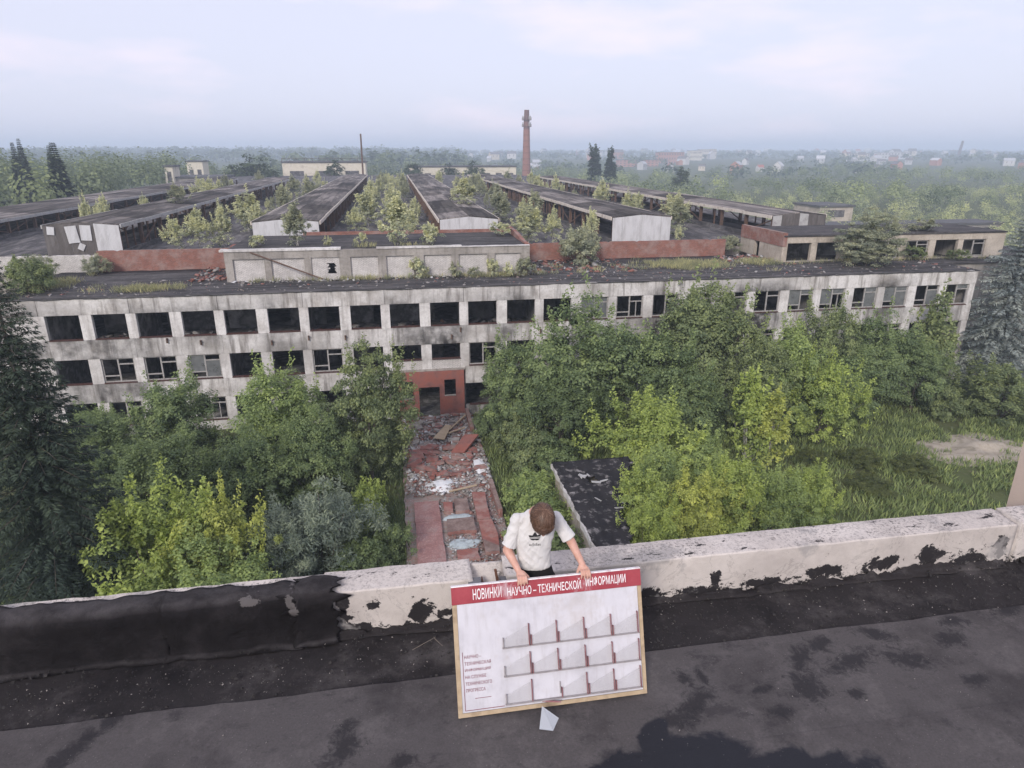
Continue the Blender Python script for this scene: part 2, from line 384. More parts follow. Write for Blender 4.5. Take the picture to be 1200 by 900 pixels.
# inside: floors, corridor wall with doorways, cross walls
for z0, z1, nm in ((-0.2, 0.04, 'floor_slab'), (2.95, 3.2, 'floor_slab'), (6.3, 6.55, 'floor_slab'), (10.2, 10.5, 'roof_slab')):
    MB().box(XL+0.02, XR-0.02, BY+0.34, BY+12, z0, z1).build(nm, MAT['inner'], office)
for z0, z1 in ((0.04, 2.95), (3.2, 6.3), (6.55, 10.2)):
    x = XL + 0.1
    while x < XR - 1:
        w = rng.uniform(2.0, 4.6); x1 = min(x + w, XR-0.1)
        MB().box(x, x1, BY+6.0, BY+6.15, z0, z1).build('inner_wall', MAT['inner'], office); x = x1 + rng.choice((0.9, 1.0, 2.0))
    for k in range(0, 13):
        if rng.random() < 0.8:
            xx = X0 - 1.5 + 6*k; MB().box(xx-0.07, xx+0.07, BY+0.36, BY+6.0, z0, z1).build('inner_wall', MAT['inner'], office)
MB().box(XL, XR, BY+11.7, BY+12.02, 0, 10.2).build('rear_wall', MAT['cap'], office)
MB().box(XL, XL+0.3, BY+0.36, BY+11.7, 0, 10.2).build('end_wall', MAT['cap'], office)
MB().box(XR-0.3, XR, BY+0.36, BY+11.7, 0, 10.2).build('end_wall', MAT['cap'], office)
# old felt on the roof, uneven at the front edge
nxs = 320; rows_ = [0.0, 0.35, 0.9, 1.8, 3, 4.5, 6, 8, 10, 12]
V = []; F = []
for j, dy in enumerate(rows_):
    for i in range(nxs+1):
        x = XL - 0.06 + (XR-XL+0.12)*i/nxs
        y = BY + dy - (0.10 + 0.09*mnoise.noise((x*0.9, 1.7, 0)) + 0.05*mnoise.noise((x*4, 0.2, 0)) if j == 0 else 0)
        z = 10.56 + 0.05*mnoise.noise((x*0.7, y*0.9, 0)) + (0.02*mnoise.noise((x*3, y*3, 4)))
        if j == 0: z -= 0.03
        V.append((x, y, z))
for j in range(len(rows_)-1):
    for i in range(nxs): a = j*(nxs+1)+i; F.append((a, a+1, a+nxs+2, a+nxs+1))
me = np_mesh('roof_felt', np.array(V) - np.array(wloc(office)), F, MAT['felt'], True)
o = link('roof_felt', me, office); md = o.modifiers.new('thick', 'SOLIDIFY'); md.thickness = 0.05; md.offset = -1
# flagpole stubs and brackets on the spandrels
for px, pz in ((-6.9, 7.0), (-4.2, 6.9), (-9.6, 6.75), (3.9, 6.6), (4.6, 7.15), (11.0, 6.75), (12.3, 7.1), (-16.9, 7.25), (-14.6, 7.0)):
    m = MB(); m.box(px-0.05, px+0.05, BY-0.16, BY+0.02, pz-0.18, pz+0.18); m.tube((px, BY-0.1, pz), (px+0.05, BY-0.32, pz+0.22), 0.03); m.build('wall_bracket', MAT['steel'], office)
# red porch wall
porch = empty('entrance_porch', (2.3, BY-0.12, 0)); tag(porch, 'red painted entrance wall with dark doorway between two small window holes', 'porch')
ph = 3.85; y0, y1 = BY-0.22, BY-0.002; z_ = (0.0, 0.34)
PX = (-0.42, 0.72, 1.16, 2.80, 3.19, 4.10, 4.78)
for a, b, z0, z1 in ((PX[0], -0.16, 0, ph), (-0.16, PX[1], 0, 1.68), (-0.16, PX[1], 3.12, ph), (PX[1], PX[2], 0, ph), (PX[2], PX[3], 2.58, ph), (PX[3], PX[4], 0, ph), (PX[4], PX[5], 0, 1.82), (PX[4], PX[5], 3.15, ph), (PX[5], PX[6], 0, ph)):
    MB().box(a, b, y0, y1, z0, z1).build('red_wall', MAT['redpaint'], porch)
for a, b, z0, z1 in ((-0.16, PX[1], 1.68, 3.12), (PX[4], PX[5], 1.82, 3.15)):
    m = MB(); m.box(a+0.002, b-0.002, y0-0.05, y1-0.01, z0-0.05, z0+0.004); m.build('sill', MAT['cap'], porch)
m = MB(); m.box(PX[2]-0.07, PX[2]+0.002, y0-0.03, y1-0.01, 0, 2.66); m.box(PX[3]-0.002, PX[3]+0.07, y0-0.03, y1-0.01, 0, 2.66); m.box(PX[2]+0.002, PX[3]-0.002, y0-0.03, y1-0.01, 2.58, 2.66); m.build('door_frame', MAT['redpaint'], porch)
m = MB(); m.box(PX[6]+0.003, PX[6]+0.28, BY-4.2, BY-0.24, 0, 0.62); w_ = m.build('low_brick_wall', MAT['redbrick']); tag(w_, 'low red brick wall running out from the right side of the porch', 'wall')

# upper storey with white brick panels
pent = empty('rooftop_storey', (-1, 56, 10.6)); tag(pent, 'low rooftop storey of eight white brick panels between concrete posts', 'building')
PY = 56.0; pz0, pz1, pz2 = 10.55, 12.32, 12.92
PP = ((-12.71,-10.35), (-9.83,-7.29), (-6.76,-4.57), (-3.70,-1.54), (-0.86,1.34), (2.18,4.42), (5.05,7.41), (8.05,10.23))
xs = [-13.3] + [v for p in PP for v in p] + [11.0]
for k in range(0, len(xs), 2): MB().box(xs[k], xs[k+1], PY-0.04, PY+0.34, pz0, pz1).build('post', MAT['cap'], pent)
for k, (a, b) in enumerate(PP):
    if k == 2:
        m = MB(); hx0, hx1, hz0, hz1 = -5.55, -4.85, 11.0, 11.85
        m.box(a, hx0, PY+0.06, PY+0.3, pz0, pz1); m.box(hx1, b, PY+0.06, PY+0.3, pz0, pz1); m.box(hx0, hx1, PY+0.06, PY+0.3, pz0, hz0); m.box(hx0, hx1, PY+0.06, PY+0.3, hz1, pz1)
        for q_ in range(14):                               # broken brick ends round the hole
            zz = hz0 + (hz1-hz0)*q_/14; e = rng.choice((0.0, 0.06, 0.13, 0.2)); e2 = rng.choice((0.0, 0.06, 0.13))
            if e: m.box(hx0, hx0+e, PY+0.063, PY+0.297, zz, zz+0.06)
            if e2: m.box(hx1-e2, hx1, PY+0.063, PY+0.297, zz, zz+0.06)
        p_ = m.build('brick_panel', MAT['whitebrick'], pent); p_['label'] = 'white brick panel with a ragged hole knocked through'
    else: MB().box(a, b, PY+0.13, PY+0.3, pz0, pz1).build('brick_panel', MAT['whitebrick'], pent)
MB().box(-13.3, 11.0, PY-0.05, PY+0.36, pz1, pz2-0.02).build('lintel_beam', MAT['cap'], pent)
for a, b, h, d in ((-13.6, -4.4, 0.16, 0.9), (-1.6, 5.3, 0.13, 0.7), (5.3, 11.0, 0.05, 0.5)):      # broken slabs along the front edge of its roof
    pts = []; n = 26
    for i in range(n+1): x = a + (b-a)*i/n; pts.append((x, PY-0.14 - 0.05*mnoise.noise((x*2, 3, 0))))
    for i in range(n, -1, -1): x = a + (b-a)*i/n; pts.append((x, PY + d*0.55 + 0.35*d*mnoise.noise((x*1.3, 7, 0))))
    MB().prism(pts, pz2, pz2 + h).build('edge_slab', MAT['pier'], pent)
MB().box(-13.3, 11.0, PY+0.36, 66.4, pz2-0.4, pz2+0.02).build('roof', MAT['felt'], pent)
MB().box(-13.3, -13.05, PY+0.36, 66.4, pz0, pz2-0.4).build('end_wall', MAT['redbrick'], pent)
MB().box(10.72, 11.0, PY+0.36, 66.4, pz0, pz2+0.02).build('end_wall', MAT['cap'], pent)
pts = [(PY+0.5, pz2+0.02), (PY+0.5, pz2+0.12), (58.5, pz2+0.2), (61, pz2+0.42), (63, pz2+0.55), (66.4, pz2+0.6), (66.4, pz2+0.02)]
m = MB(); n = len(pts); m.add([(10.70, y, z) for y, z in pts] + [(11.04, y, z) for y, z in pts], [tuple(range(n)), tuple(range(2*n-1, n-1, -1))] + [((i+1) % n, i, n+i, n+(i+1) % n) for i in range(n)])
m.build('brick_parapet', MAT['redbrick'], pent)
MB().box(-8.5, 10.69, 66.15, 66.4, pz2+0.02, pz2+0.30).build('brick_parapet', MAT['redbrick'], pent)
m = MB(); m.tube((-11.3, PY-0.2, 12.88), (-5.9, PY-0.75, 10.72), 0.06, 0.06, 8); o = m.build('leaning_pipe', MAT['steel'], None); tag(o, 'thin rusty pipe leaning diagonally across the white brick panels', 'pipe')

# red brick parapets at the back of the roof
def ragged_wall(name, x0, x1, y0, y1, z0, z1, mat, label, amp=0.12, seed=0.0):
    n = int((x1-x0)/0.26); top = [z1 + amp*mnoise.noise(((x0 + (x1-x0)*i/n)*0.6, seed, 0)) - (0.08 if mnoise.noise((i*0.9, seed+5, 0)) > 0.35 else 0) for i in range(n+1)]
    m = MB(); v = []; 
    for i in range(n+1):
        x = x0 + (x1-x0)*i/n; v += [(x, y0, z0), (x, y0, top[i]), (x, y1, top[i]), (x, y1, z0)]
    f = []
    for i in range(n):
        a = 4*i; f += [(a, a+4, a+5, a+1), (a+1, a+5, a+6, a+2), (a+2, a+6, a+7, a+3)]
    f += [(0, 1, 2, 3), (4*n+3, 4*n+2, 4*n+1, 4*n)]
    m.add(v, f); o = m.build(name, mat); tag(o, label, 'wall'); return o
ragged_wall('brick_wall', -25.2, -14.2, 63.0, 63.3, 10.5, 12.32, MAT['redbrick'], 'red brick wall on the roof left of the white brick storey', 0.05, 1.0)
ragged_wall('brick_wall', -33.0, -25.22, 63.0, 63.3, 10.5, 12.0, MAT['whitebrick'], 'pale brick wall on the roof left of the red one', 0.08, 2.0)
ragged_wall('brick_wall', 11.3, 32.1, 63.0, 63.35, 10.5, 12.15, MAT['redbrick'], 'long red brick wall on the roof between the rooftop storeys', 0.07, 3.0)
m = MB(); m.box(-14.18, -13.42, 62.2, 63.6, 10.55, 12.6); tag(m.build('brick_pillar', MAT['redbrick']), 'short red brick pillar at the left end of the white brick storey', 'pillar')

# rooftop storey on the right
rb = empty('rooftop_block', (47, 58, 10.6)); tag(rb, 'beige rooftop storey on the right with seven window openings and dark felt roof', 'building')
RW = ((35.75,38.14), (38.75,41.04), (41.75,44.17), (45.08,47.35), (48.09,50.50), (51.24,53.69), (54.26,56.74))
RY = 58.0; rxs = [35.25] + [v for p in RW for v in p] + [58.8]
for k in range(0, len(rxs), 2): MB().box(rxs[k], rxs[k+1], RY+0.03, RY+0.36, 10.55, 12.30).build('post', MAT['beige'], rb)
MB().box(35.25, 58.8, RY, RY+0.36, 12.30, 12.86).build('lintel_beam', MAT['beige'], rb)
for a, b in RW:
    MB().box(a+0.002, b-0.002, RY+0.02, RY+0.34, 10.5, 10.66).build('window_sill', MAT['cap'], rb)
for k in (3, 4, 6):
    a, b = RW[k]; o = link('window', frame_mesh(1, b-a-0.02, 1.6), rb); o.location = Vector((a+0.01, RY+0.18, 10.68)) - wloc(rb)
m = MB(); m.box(35.25, 58.8, RY-0.12, 66.0, 12.90, 13.02); m.build('roof', MAT['felt'], rb)
MB().box(35.25, 35.55, RY+0.36, 62.2, 10.55, 12.0).build('side_wall', MAT['beige'], rb)
MB().box(35.25, 35.55, 63.1, 66.0, 10.55, 12.0).build('side_wall', MAT['beige'], rb)
MB().box(35.20, 35.60, RY-0.02, 66.0, 12.0, 13.25).build('brick_parapet', MAT['redbrick'], rb)
MB().box(35.55, 58.8, 65.7, 66.0, 10.55, 12.9).build('rear_wall', MAT['beige'], rb)
MB().box(58.5, 58.8, RY+0.36, 65.7, 10.55, 12.9).build('side_wall', MAT['beige'], rb)
MB().box(35.56, 58.5, RY+3.4, RY+3.55, 10.55, 12.88).build('inner_wall', MAT['inner'], rb)
MB().box(44.5, 44.6, RY+0.36, RY+3.4, 10.55, 12.88).build('inner_wall', MAT['inner'], rb)
MB().box(54.0, 54.1, RY+0.36, RY+3.4, 10.55, 12.88).build('inner_wall', MAT['cap'], rb)
MB().box(54.1, 58.5, RY+2.2, RY+2.32, 10.55, 12.88).build('inner_wall', MAT['cap'], rb)
# the office block's own roof is longer behind that storey: the wing to the right
wing = empty('side_wing', (55, 58, 0)); tag(wing, 'end wing of the block under the right rooftop storey behind the blue spruce', 'building')
MB().box(XR+0.05, 66, 55.5, 66, 0, 10.4).build('wall', MAT['cap'], wing)
MB().box(XR+0.05, 66.2, 55.3, 66, 10.4, 10.52).build('roof', MAT['felt'], wing)
# ------------------------------------------------------------------ the workshop hall with its roof lanterns
hall = empty('workshop_hall', (0, 135, 0)); tag(hall, 'vast flat dark workshop roof spreading behind the office block', 'building')
HX0, HX1, HY0, HY1, HZ = -62.0, 52.0, 66.6, 292.0, 11.55
MB().box(HX0, HX1, HY0, HY1, 0, 10.9).build('wall', MAT['cap'], hall)
V = []; F = []; nxh, nyh = 90, 150
for j in range(nyh+1):
    for i in range(nxh+1):
        x = HX0 + (HX1-HX0)*i/nxh; y = HY0 + (HY1-HY0)*j/nyh
        V.append((x, y, HZ - 0.25 + 0.22*mnoise.noise((x*0.35, y*0.12, 0)) + 0.1*mnoise.noise((x*1.1, y*0.8, 3))))
for j in range(nyh):
    for i in range(nxh): a = j*(nxh+1)+i; F.append((a, a+1, a+nxh+2, a+nxh+1))
link('roof_deck', np_mesh('roof_deck', np.array(V)-np.array(wloc(hall)), F, MAT['felt_dark'], True), hall)
YL0, YL1 = 67.3, 206.0
post_me = MB().box(-0.16, 0.16, -0.16, 0.16, 0, 1.98).mesh('post', MAT['steel'])
mull_me = MB().box(-0.07, 0.07, -0.07, 0.07, 0, 1.98).mesh('mullion', MAT['steel'])
brace_me = {}
for s in (0, 1):
    m = MB(); m.beam((0, 0.2, 0.1) if s else (0, 0.2, 1.85), (0, 5.8, 1.85) if s else (0, 5.8, 0.1), 0.07, 0.12); brace_me[s] = m.mesh('brace', MAT['steel'])
def lantern(x0, x1, zb, ze, label, fmat, y0=YL0, y1=YL1, gable=None, seed=0, slabs=2, rise=0.28):
    r = random.Random(seed); t = empty('roof_lantern', ((x0+x1)/2, (y0+y1)/2, HZ)); tag(t, label, 'roof lantern', 'long lanterns on the workshop roof')
    wl = wloc(t); n = int((y1-y0)/6)
    hpost = ze - 0.32 - zb; sc_ = hpost/1.98
    for side, x in ((0, x0+0.25), (1, x1-0.25)):
        MB().box(x-0.22, x+0.22, y0, y0+n*6, HZ-0.45, zb).build('curb', MAT['felt_dark'], t)
        for k in range(n+1):
            o = link('post', post_me, t); o.location = Vector((x, min(max(y0+0.2, y0+6*k), y0+n*6-0.2), zb)) - wl; o.scale = (1, 1, sc_)
            if k < n:
                for q_ in (2.0, 4.0):
                    if r.random() < 0.45: o = link('mullion', mull_me, t); o.location = Vector((x, y0+6*k+q_, zb)) - wl; o.scale = (1, 1, sc_)
                if r.random() < 0.6:
                    o = link('brace', brace_me[k % 2], t); o.location = Vector((x, y0+6*k, zb)) - wl; o.scale = (1, 1, sc_)
                if r.random() < 0.2: o = link('brace', brace_me[(k+1) % 2], t); o.location = Vector((x+0.06, y0+6*k, zb)) - wl; o.scale = (1, 1, sc_)
                sag = r.uniform(-0.03, 0.03)
                xf = x - 0.36 if side == 0 else x + 0.36
                o = MB().box(xf-0.05, xf+0.05, y0+6*k+0.01, y0+6*k+5.99, ze-0.30+sag, ze+0.03+sag).build('fascia_board', fmat, t)
    xm = (x0+x1)/2
    for k in range(n):
        for side in (0, 1):
            a, b = (x0-0.05, xm) if side == 0 else (xm, x1+0.05)
            dz = r.uniform(-0.02, 0.02); za = ze + (0.0 if side == 0 else rise); zb_ = ze + (rise if side == 0 else 0.0)
            ya, yb = y0+6*k+0.012, y0+6*k+5.988
            m = MB(); m.add([(a, ya, za+dz-.09), (b-0.006, ya, zb_+dz-.09), (b-0.006, yb, zb_+dz-.09), (a, yb, za+dz-.09), (a, ya, za+dz+0.04), (b-0.006, ya, zb_+dz+0.04), (b-0.006, yb, zb_+dz+0.04), (a, yb, za+dz+0.04)],
                           [(0,3,2,1),(4,5,6,7),(0,1,5,4),(1,2,6,5),(2,3,7,6),(3,0,4,7)])
            m.build('roof_slab', MAT['felt2'], t)
    # gable of upright sheets
    npl = 6; w = (x1-x0)/npl; zl = HZ - 0.35
    for k in range(npl):
        a, b = x0 + w*k + 0.006, x0 + w*(k+1) - 0.006
        za = ze - 0.06 + rise*(1-abs((a-xm)/(x1-xm))); zb2 = ze - 0.06 + rise*(1-abs((b-xm)/(x1-xm)))
        mt = MAT['sheet']; lo = zl + (r.uniform(0, 0.12) if gable != 'torn' else 0)
        if gable == 'torn' and k < 4: mt = MAT['sheet_rust']
        if gable == 'rust' : mt = MAT['sheet_rust'] if k % 3 else MAT['fascia_grey']
        yy = y0 - 0.10 - (0.02 if k % 2 else 0.0)
        m = MB(); m.add([(a, yy, lo), (b, yy, lo), (b, yy, zb2), (a, yy, za), (a, yy+0.05, lo), (b, yy+0.05, lo), (b, yy+0.05, zb2), (a, yy+0.05, za)],
                       [(0,1,2,3),(7,6,5,4),(0,4,5,1),(1,5,6,2),(2,6,7,3),(3,7,4,0)])
        m.build('gable_sheet', mt, t)
    if gable == 'torn':
        for a, b, z0, z1, tl in ((x0+0.35, x0+0.95, 13.3, 14.0, 0.12), (x0+1.9, x0+2.85, 12.55, 14.05, -0.1), (x0+3.05, x0+3.95, 12.75, 14.1, 0.05), (x0+2.7, x0+3.2, 11.9, 12.5, 0.5)):
            m = MB(); m.obox(((a+b)/2, y0-0.19, (z0+z1)/2), (b-a, 0.04, z1-z0), (0, tl, 0)); m.build('loose_sheet', MAT['sheet'], t)
    return t
lantern(-52.0, -42.4, 11.7, 13.3, 'farthest left roof lantern, low and dark, nearest the left wood', MAT['fascia_grey'], 67.3, 206, None, 1)
lantern(-30.9, -24.6, 11.75, 14.1, 'roof lantern at left with a torn gable of dark and pale sheets', MAT['fascia_grey'], 67.3, 186, 'torn', 2)
lantern(-13.1, -7.1, 11.75, 14.13, 'roof lantern rising behind the left part of the white brick storey', MAT['fascia'], 67.3, 206, None, 3)
lantern(4.3, 10.0, 11.75, 14.11, 'roof lantern in the middle of the hall left of the tall brick chimney', MAT['fascia'], 67.3, 206, None, 4)
lantern(21.75, 27.95, 11.75, 14.03, 'roof lantern with a clean pale gable above the long red brick wall', MAT['fascia'], 67.3, 206, None, 5)
lantern(39.3, 45.4, 11.75, 13.95, 'rightmost roof lantern with open steel posts behind the right rooftop storey', MAT['fascia'], 67.3, 190, 'rust', 6)
# ------------------------------------------------------------------ foliage
def unit(a): return a/np.maximum(np.linalg.norm(a, axis=-1, keepdims=True), 1e-9)
def leaf_quads(P, A, N, wide, fold=0.18):
    """P base points, A leaf vectors (length = leaf length), N rough leaf normals -> verts, faces of folded diamond leaves"""
    S = unit(np.cross(A, N)); L = np.linalg.norm(A, axis=1, keepdims=True); up = unit(np.cross(S, A))
    n = len(P); V = np.empty((n, 4, 3), np.float32)
    V[:, 0] = P; V[:, 1] = P + A*0.45 + S*L*wide + up*L*fold; V[:, 2] = P + A; V[:, 3] = P + A*0.45 - S*L*wide + up*L*fold
    return V.reshape(-1, 3), np.arange(4*n).reshape(n, 4)
def sph(r, n):
    d = r.normal(size=(n, 3)); return unit(d)
def broadleaf(seed, H, Rx, hb, n_clump, n_leaf, leaf, shape='round', shoots=0, lobes=0.25, wide=0.32, droop=0.25, flat=0.75, clump=0.30, low=0.25):
    """leaf points of a broadleaved crown: clumps round an uneven volume, upright shoots on top; returns V,F,tint and clump centres"""
    r = np.random.default_rng(seed)
    d = sph(r, n_clump); d[:, 2] = np.where(r.random(n_clump) < 2*low, d[:, 2], np.abs(d[:, 2])*1.0)
    d = unit(d); rad = r.random(n_clump)**0.38
    ph = r.uniform(0, 6.28, 3); az = np.arctan2(d[:, 1], d[:, 0])
    lob = 1 + lobes*(np.sin(2*az+ph[0]) + 0.7*np.sin(3*az+ph[1]) + 0.6*np.sin(5*az+ph[2]+3*d[:, 2]))/1.6
    hz = (H-hb)/2; zc_ = hb + hz*(0.86 if shape != 'column' else 0.9)
    C = np.empty((n_clump, 3)); C[:, 0] = d[:, 0]*rad*Rx*lob; C[:, 1] = d[:, 1]*rad*Rx*lob
    C[:, 2] = zc_ + d[:, 2]*rad*hz*(0.92 + 0.12*r.standard_normal(n_clump))
    t = (C[:, 2]-hb)/(H-hb)
    if shape == 'cone': k = np.clip(1.25 - 1.1*t, 0.12, 1.1)
    elif shape == 'column': k = np.clip(1.12 - 0.55*t**2.5, 0.2, 1.1)
    elif shape == 'dome': k = np.clip(1.12 - 0.35*t, 0.3, 1.1)
    else: k = np.ones_like(t)
    C[:, 0] *= k; C[:, 1] *= k
    rc = Rx*clump*r.uniform(0.45, 1.45, n_clump)
    per = n_leaf
    D = sph(r, n_clump*per).reshape(n_clump, per, 3); D[..., 2] = np.where(r.random((n_clump, per)) < 0.3, D[..., 2], np.abs(D[..., 2]))
    rr = r.random((n_clump, per, 1))**0.45
    P = C[:, None, :] + D*rr*rc[:, None, None]*np.array([1, 1, flat])
    ct = r.normal(0.45, 0.15, n_clump)
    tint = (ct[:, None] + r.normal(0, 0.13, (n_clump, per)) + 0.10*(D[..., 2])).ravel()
    out = unit(P - np.array([0, 0, hb + hz*0.6]))
    Nn = unit(0.6*D + 0.55*out + np.array([0, 0, 0.7]) + 0.5*sph(r, n_clump*per).reshape(D.shape))
    A = unit(np.cross(Nn, sph(r, n_clump*per).reshape(D.shape))); A[..., 2] -= droop; A = unit(A)
    A = A*leaf*r.uniform(0.5, 1.4, (n_clump, per, 1))
    P = P.reshape(-1, 3); A = A.reshape(-1, 3); Nn = Nn.reshape(-1, 3)
    if shoots:
        m = 46; top = C[np.argsort(-(C[:, 2] + 0.5*np.linalg.norm(C[:, :2], axis=1)))][:max(shoots*2, 8)]
        pick = top[r.integers(0, len(top), shoots)]
        sd = unit(unit(pick - np.array([0, 0, hb]))*0.7 + np.array([0, 0, 1.0]) + 0.25*sph(r, shoots)); ln = r.uniform(0.12, 0.46, shoots)*H*0.62
        u = r.random((shoots, m)); Q = pick[:, None] + sd[:, None]*(u*ln[:, None])[..., None] + sph(r, shoots*m).reshape(shoots, m, 3)*(0.05 + 0.11*(1-u))[..., None]*Rx*0.55
        Ns = unit(sph(r, shoots*m).reshape(shoots, m, 3) + np.array([0, 0, 0.8])); As = unit(np.cross(Ns, sph(r, shoots*m).reshape(shoots, m, 3)))*leaf*1.05*r.uniform(0.6, 1.3, (shoots, m, 1))
        P = np.vstack([P, Q.reshape(-1, 3)]); A = np.vstack([A, As.reshape(-1, 3)]); Nn = np.vstack([Nn, Ns.reshape(-1, 3)])
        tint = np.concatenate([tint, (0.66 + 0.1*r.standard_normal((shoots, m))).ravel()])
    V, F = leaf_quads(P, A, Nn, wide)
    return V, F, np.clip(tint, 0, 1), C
def trunk_mesh(name, H, r0, C, mat, seed=0, nlimb=9, hb=1.0, lean=0.0, multi=1):
    r = random.Random(seed); m = MB()
    for s in range(multi):
        a = 6.28*s/multi; p = Vector((0.12*math.cos(a)*(multi > 1), 0.12*math.sin(a)*(multi > 1), -0.25)); pts = [(p.copy(), r0)]
        for k in range(1, 6):
            p = p + Vector((r.uniform(-.05, .05)*H*.3 + (0.06*H*math.cos(a) if multi > 1 else lean), r.uniform(-.05, .05)*H*.3 + (0.06*H*math.sin(a) if multi > 1 else 0), H*0.16)); pts.append((p.copy(), r0*(1-k/6.2)))
        for (a0, ra), (b0, rb_) in zip(pts, pts[1:]): m.tube(a0, b0, ra, rb_, 7, False)
    idx = list(range(len(C))); r.shuffle(idx)
    for i in idx[:nlimb]:
        c = Vector(C[i]); t0 = min(4, max(1, int((c.z*0.55)/(H*0.16)))); s0, rs = pts[t0]
        mid = (s0+c)/2 + Vector((0, 0, -0.06*H)); m.tube(s0, mid, rs*0.55, rs*0.32, 5, False); m.tube(mid, c, rs*0.32, 0.012, 5, False)
    return m.mesh(name, mat, True)
def spruce(seed, H, Rb, needle=0.30, step=0.34, z0=0.4, pw=0.85, per=9, wide=0.17, sides=(-1, 1, -1, 1)):
    r = np.random.default_rng(seed); Ps = []; As = []; Ns = []; Ts = []
    m = MB(); m.tube((0, 0, -0.3), (0, 0, H*0.6), H*0.016, H*0.008, 8, False); m.tube((0, 0, H*0.6), (0, 0, H*0.985), H*0.008, 0.01, 6, False)
    z = z0
    while z < H*0.985:
        t = z/H; L = Rb*(1-t)**pw*r.uniform(0.85, 1.12) + 0.12; nb = max(4, int(per*(1-0.45*t)))
        for b in range(nb):
            az = 6.283*(b + r.uniform(-.35, .35))/nb + z*2.4; l = L*r.uniform(0.72, 1.15)
            dr = np.array([math.cos(az), math.sin(az), 0]); sd = np.array([-dr[1], dr[0], 0])
            rise = 0.35*t - 0.10; sag = 0.34*(1-t*0.7)
            k = max(6, int(l/0.085)); u = np.sort(r.random(k))**0.8
            B = dr*(u*l)[:, None]; B[:, 2] = z + u*l*rise - sag*u*u*l + 0.10*l*np.maximum(0, u-0.75)
            if b % 2 == 0 and l > 0.5: m.tube((0, 0, z), tuple(B[k//2]), 0.028*(1-t)+0.008, 0.014, 4, False); m.tube(tuple(B[k//2]), tuple(B[-1]), 0.014, 0.004, 4, False)
            bt = r.normal(0.42, 0.13)
            for side in sides:
                w = 0.42*l*(1-u)*0.62 + 0.10
                a = dr*r.uniform(0.25, 0.8, (k, 1)) + sd*side*r.uniform(0.5, 1.0, (k, 1)); a = np.hstack([a[:, :2], r.uniform(-0.65, 0.0, (k, 1))])
                off = unit(a)*(r.random((k, 1))*w[:, None])
                Ps.append(B + off*0.9); As.append(unit(a)*needle*min(1.0, 0.35+2.2*(1-t))*r.uniform(0.6, 1.25, (k, 1))); Ns.append(np.tile([0, 0, 1.0], (k, 1)) + 0.5*sph(r, k)); Ts.append(bt + r.normal(0, 0.12, k) + 0.18*(u-0.5))
        z += step*r.uniform(0.8, 1.2)*(0.7 + 0.5*(1-t))
    V, F = leaf_quads(np.vstack(Ps), np.vstack(As), np.vstack(Ns), wide, 0.05)
    return V, F, np.clip(np.concatenate(Ts), 0, 1), m
SPECIES = {}
def species(key, n, builder):
    SPECIES[key] = [builder(k) for k in range(n)]
def mk_broad(mat='leaf', bark='bark', r0=0.13, multi=1, nlimb=10, **kw):
    def f(k):
        V, F, t, C = broadleaf(1000 + 37*k + abs(hash_(str(sorted(kw.items())))) % 997, **kw)
        cm = np_mesh('crown', V, F, MAT[mat], False, t)
        return cm, trunk_mesh('trunk', kw['H'], r0, C, MAT[bark], k, nlimb, kw['hb'], 0, multi), kw['H']
    return f
def hash_(s):
    h = 7
    for c in s: h = (h*31 + ord(c)) % 1000003
    return h
# unit heights are real metres; every tree below scales one of these
species('maple', 4, mk_broad(low=0.36, H=8.0, Rx=3.2, hb=1.0, n_clump=230, n_leaf=125, leaf=0.165, shape='dome', shoots=44, lobes=0.33, clump=0.185))
species('boxelder', 4, mk_broad(low=0.42, H=6.0, Rx=2.9, hb=0.4, n_clump=170, n_leaf=100, leaf=0.17, shape='dome', shoots=110, lobes=0.42, clump=0.165, wide=0.28, multi=3, r0=0.07))
species('willow', 2, mk_broad(low=0.45, H=9.8, Rx=2.7, hb=0.6, n_clump=300, n_leaf=110, leaf=0.165, shape='column', shoots=26, lobes=0.22, clump=0.19, droop=0.9, wide=0.26))
species('linden', 2, mk_broad(low=0.36, H=7.6, Rx=3.2, hb=0.8, n_clump=240, n_leaf=120, leaf=0.16, shape='round', shoots=20, lobes=0.22, clump=0.19))
species('shrub', 4, mk_broad(low=0.45, H=3.0, Rx=1.9, hb=0.05, n_clump=95, n_leaf=90, leaf=0.14, shape='dome', shoots=40, lobes=0.3, clump=0.24, multi=3, r0=0.04))
species('buckthorn', 2, mk_broad(low=0.42, H=5.4, Rx=2.6, hb=0.3, n_clump=110, n_leaf=120, leaf=0.22, shape='dome', shoots=60, lobes=0.3, clump=0.20, wide=0.12, droop=-0.5, multi=3, r0=0.06))
species('sapling', 5, mk_broad(low=0.42, H=4.0, Rx=1.15, hb=0.2, n_clump=84, n_leaf=30, leaf=0.145, shape='cone', shoots=34, lobes=0.4, clump=0.22, r0=0.045, bark='birchbark', nlimb=8))
species('sprig', 3, mk_broad(low=0.45, H=1.6, Rx=0.7, hb=0.02, n_clump=22, n_leaf=40, leaf=0.13, shape='dome', shoots=12, lobes=0.4, clump=0.32, multi=3, r0=0.02, nlimb=5))
species('fartree', 4, mk_broad(H=14.0, Rx=4.4, hb=1.5, n_clump=60, n_leaf=42, leaf=0.75, shape='dome', shoots=0, lobes=0.25, clump=0.28, r0=0.22))
species('poplar', 2, mk_broad(H=22.0, Rx=2.6, hb=0.8, n_clump=120, n_leaf=40, leaf=0.75, shape='column', shoots=10, lobes=0.15, clump=0.34, droop=-0.6, r0=0.3))
def mk_spruce(**kw):
    def f(k):
        V, F, t, m = spruce(50+k, **kw); return np_mesh('crown', V, F, MAT['needle'], False, t), m.mesh('trunk', MAT['bark'], True), kw['H']
    return f
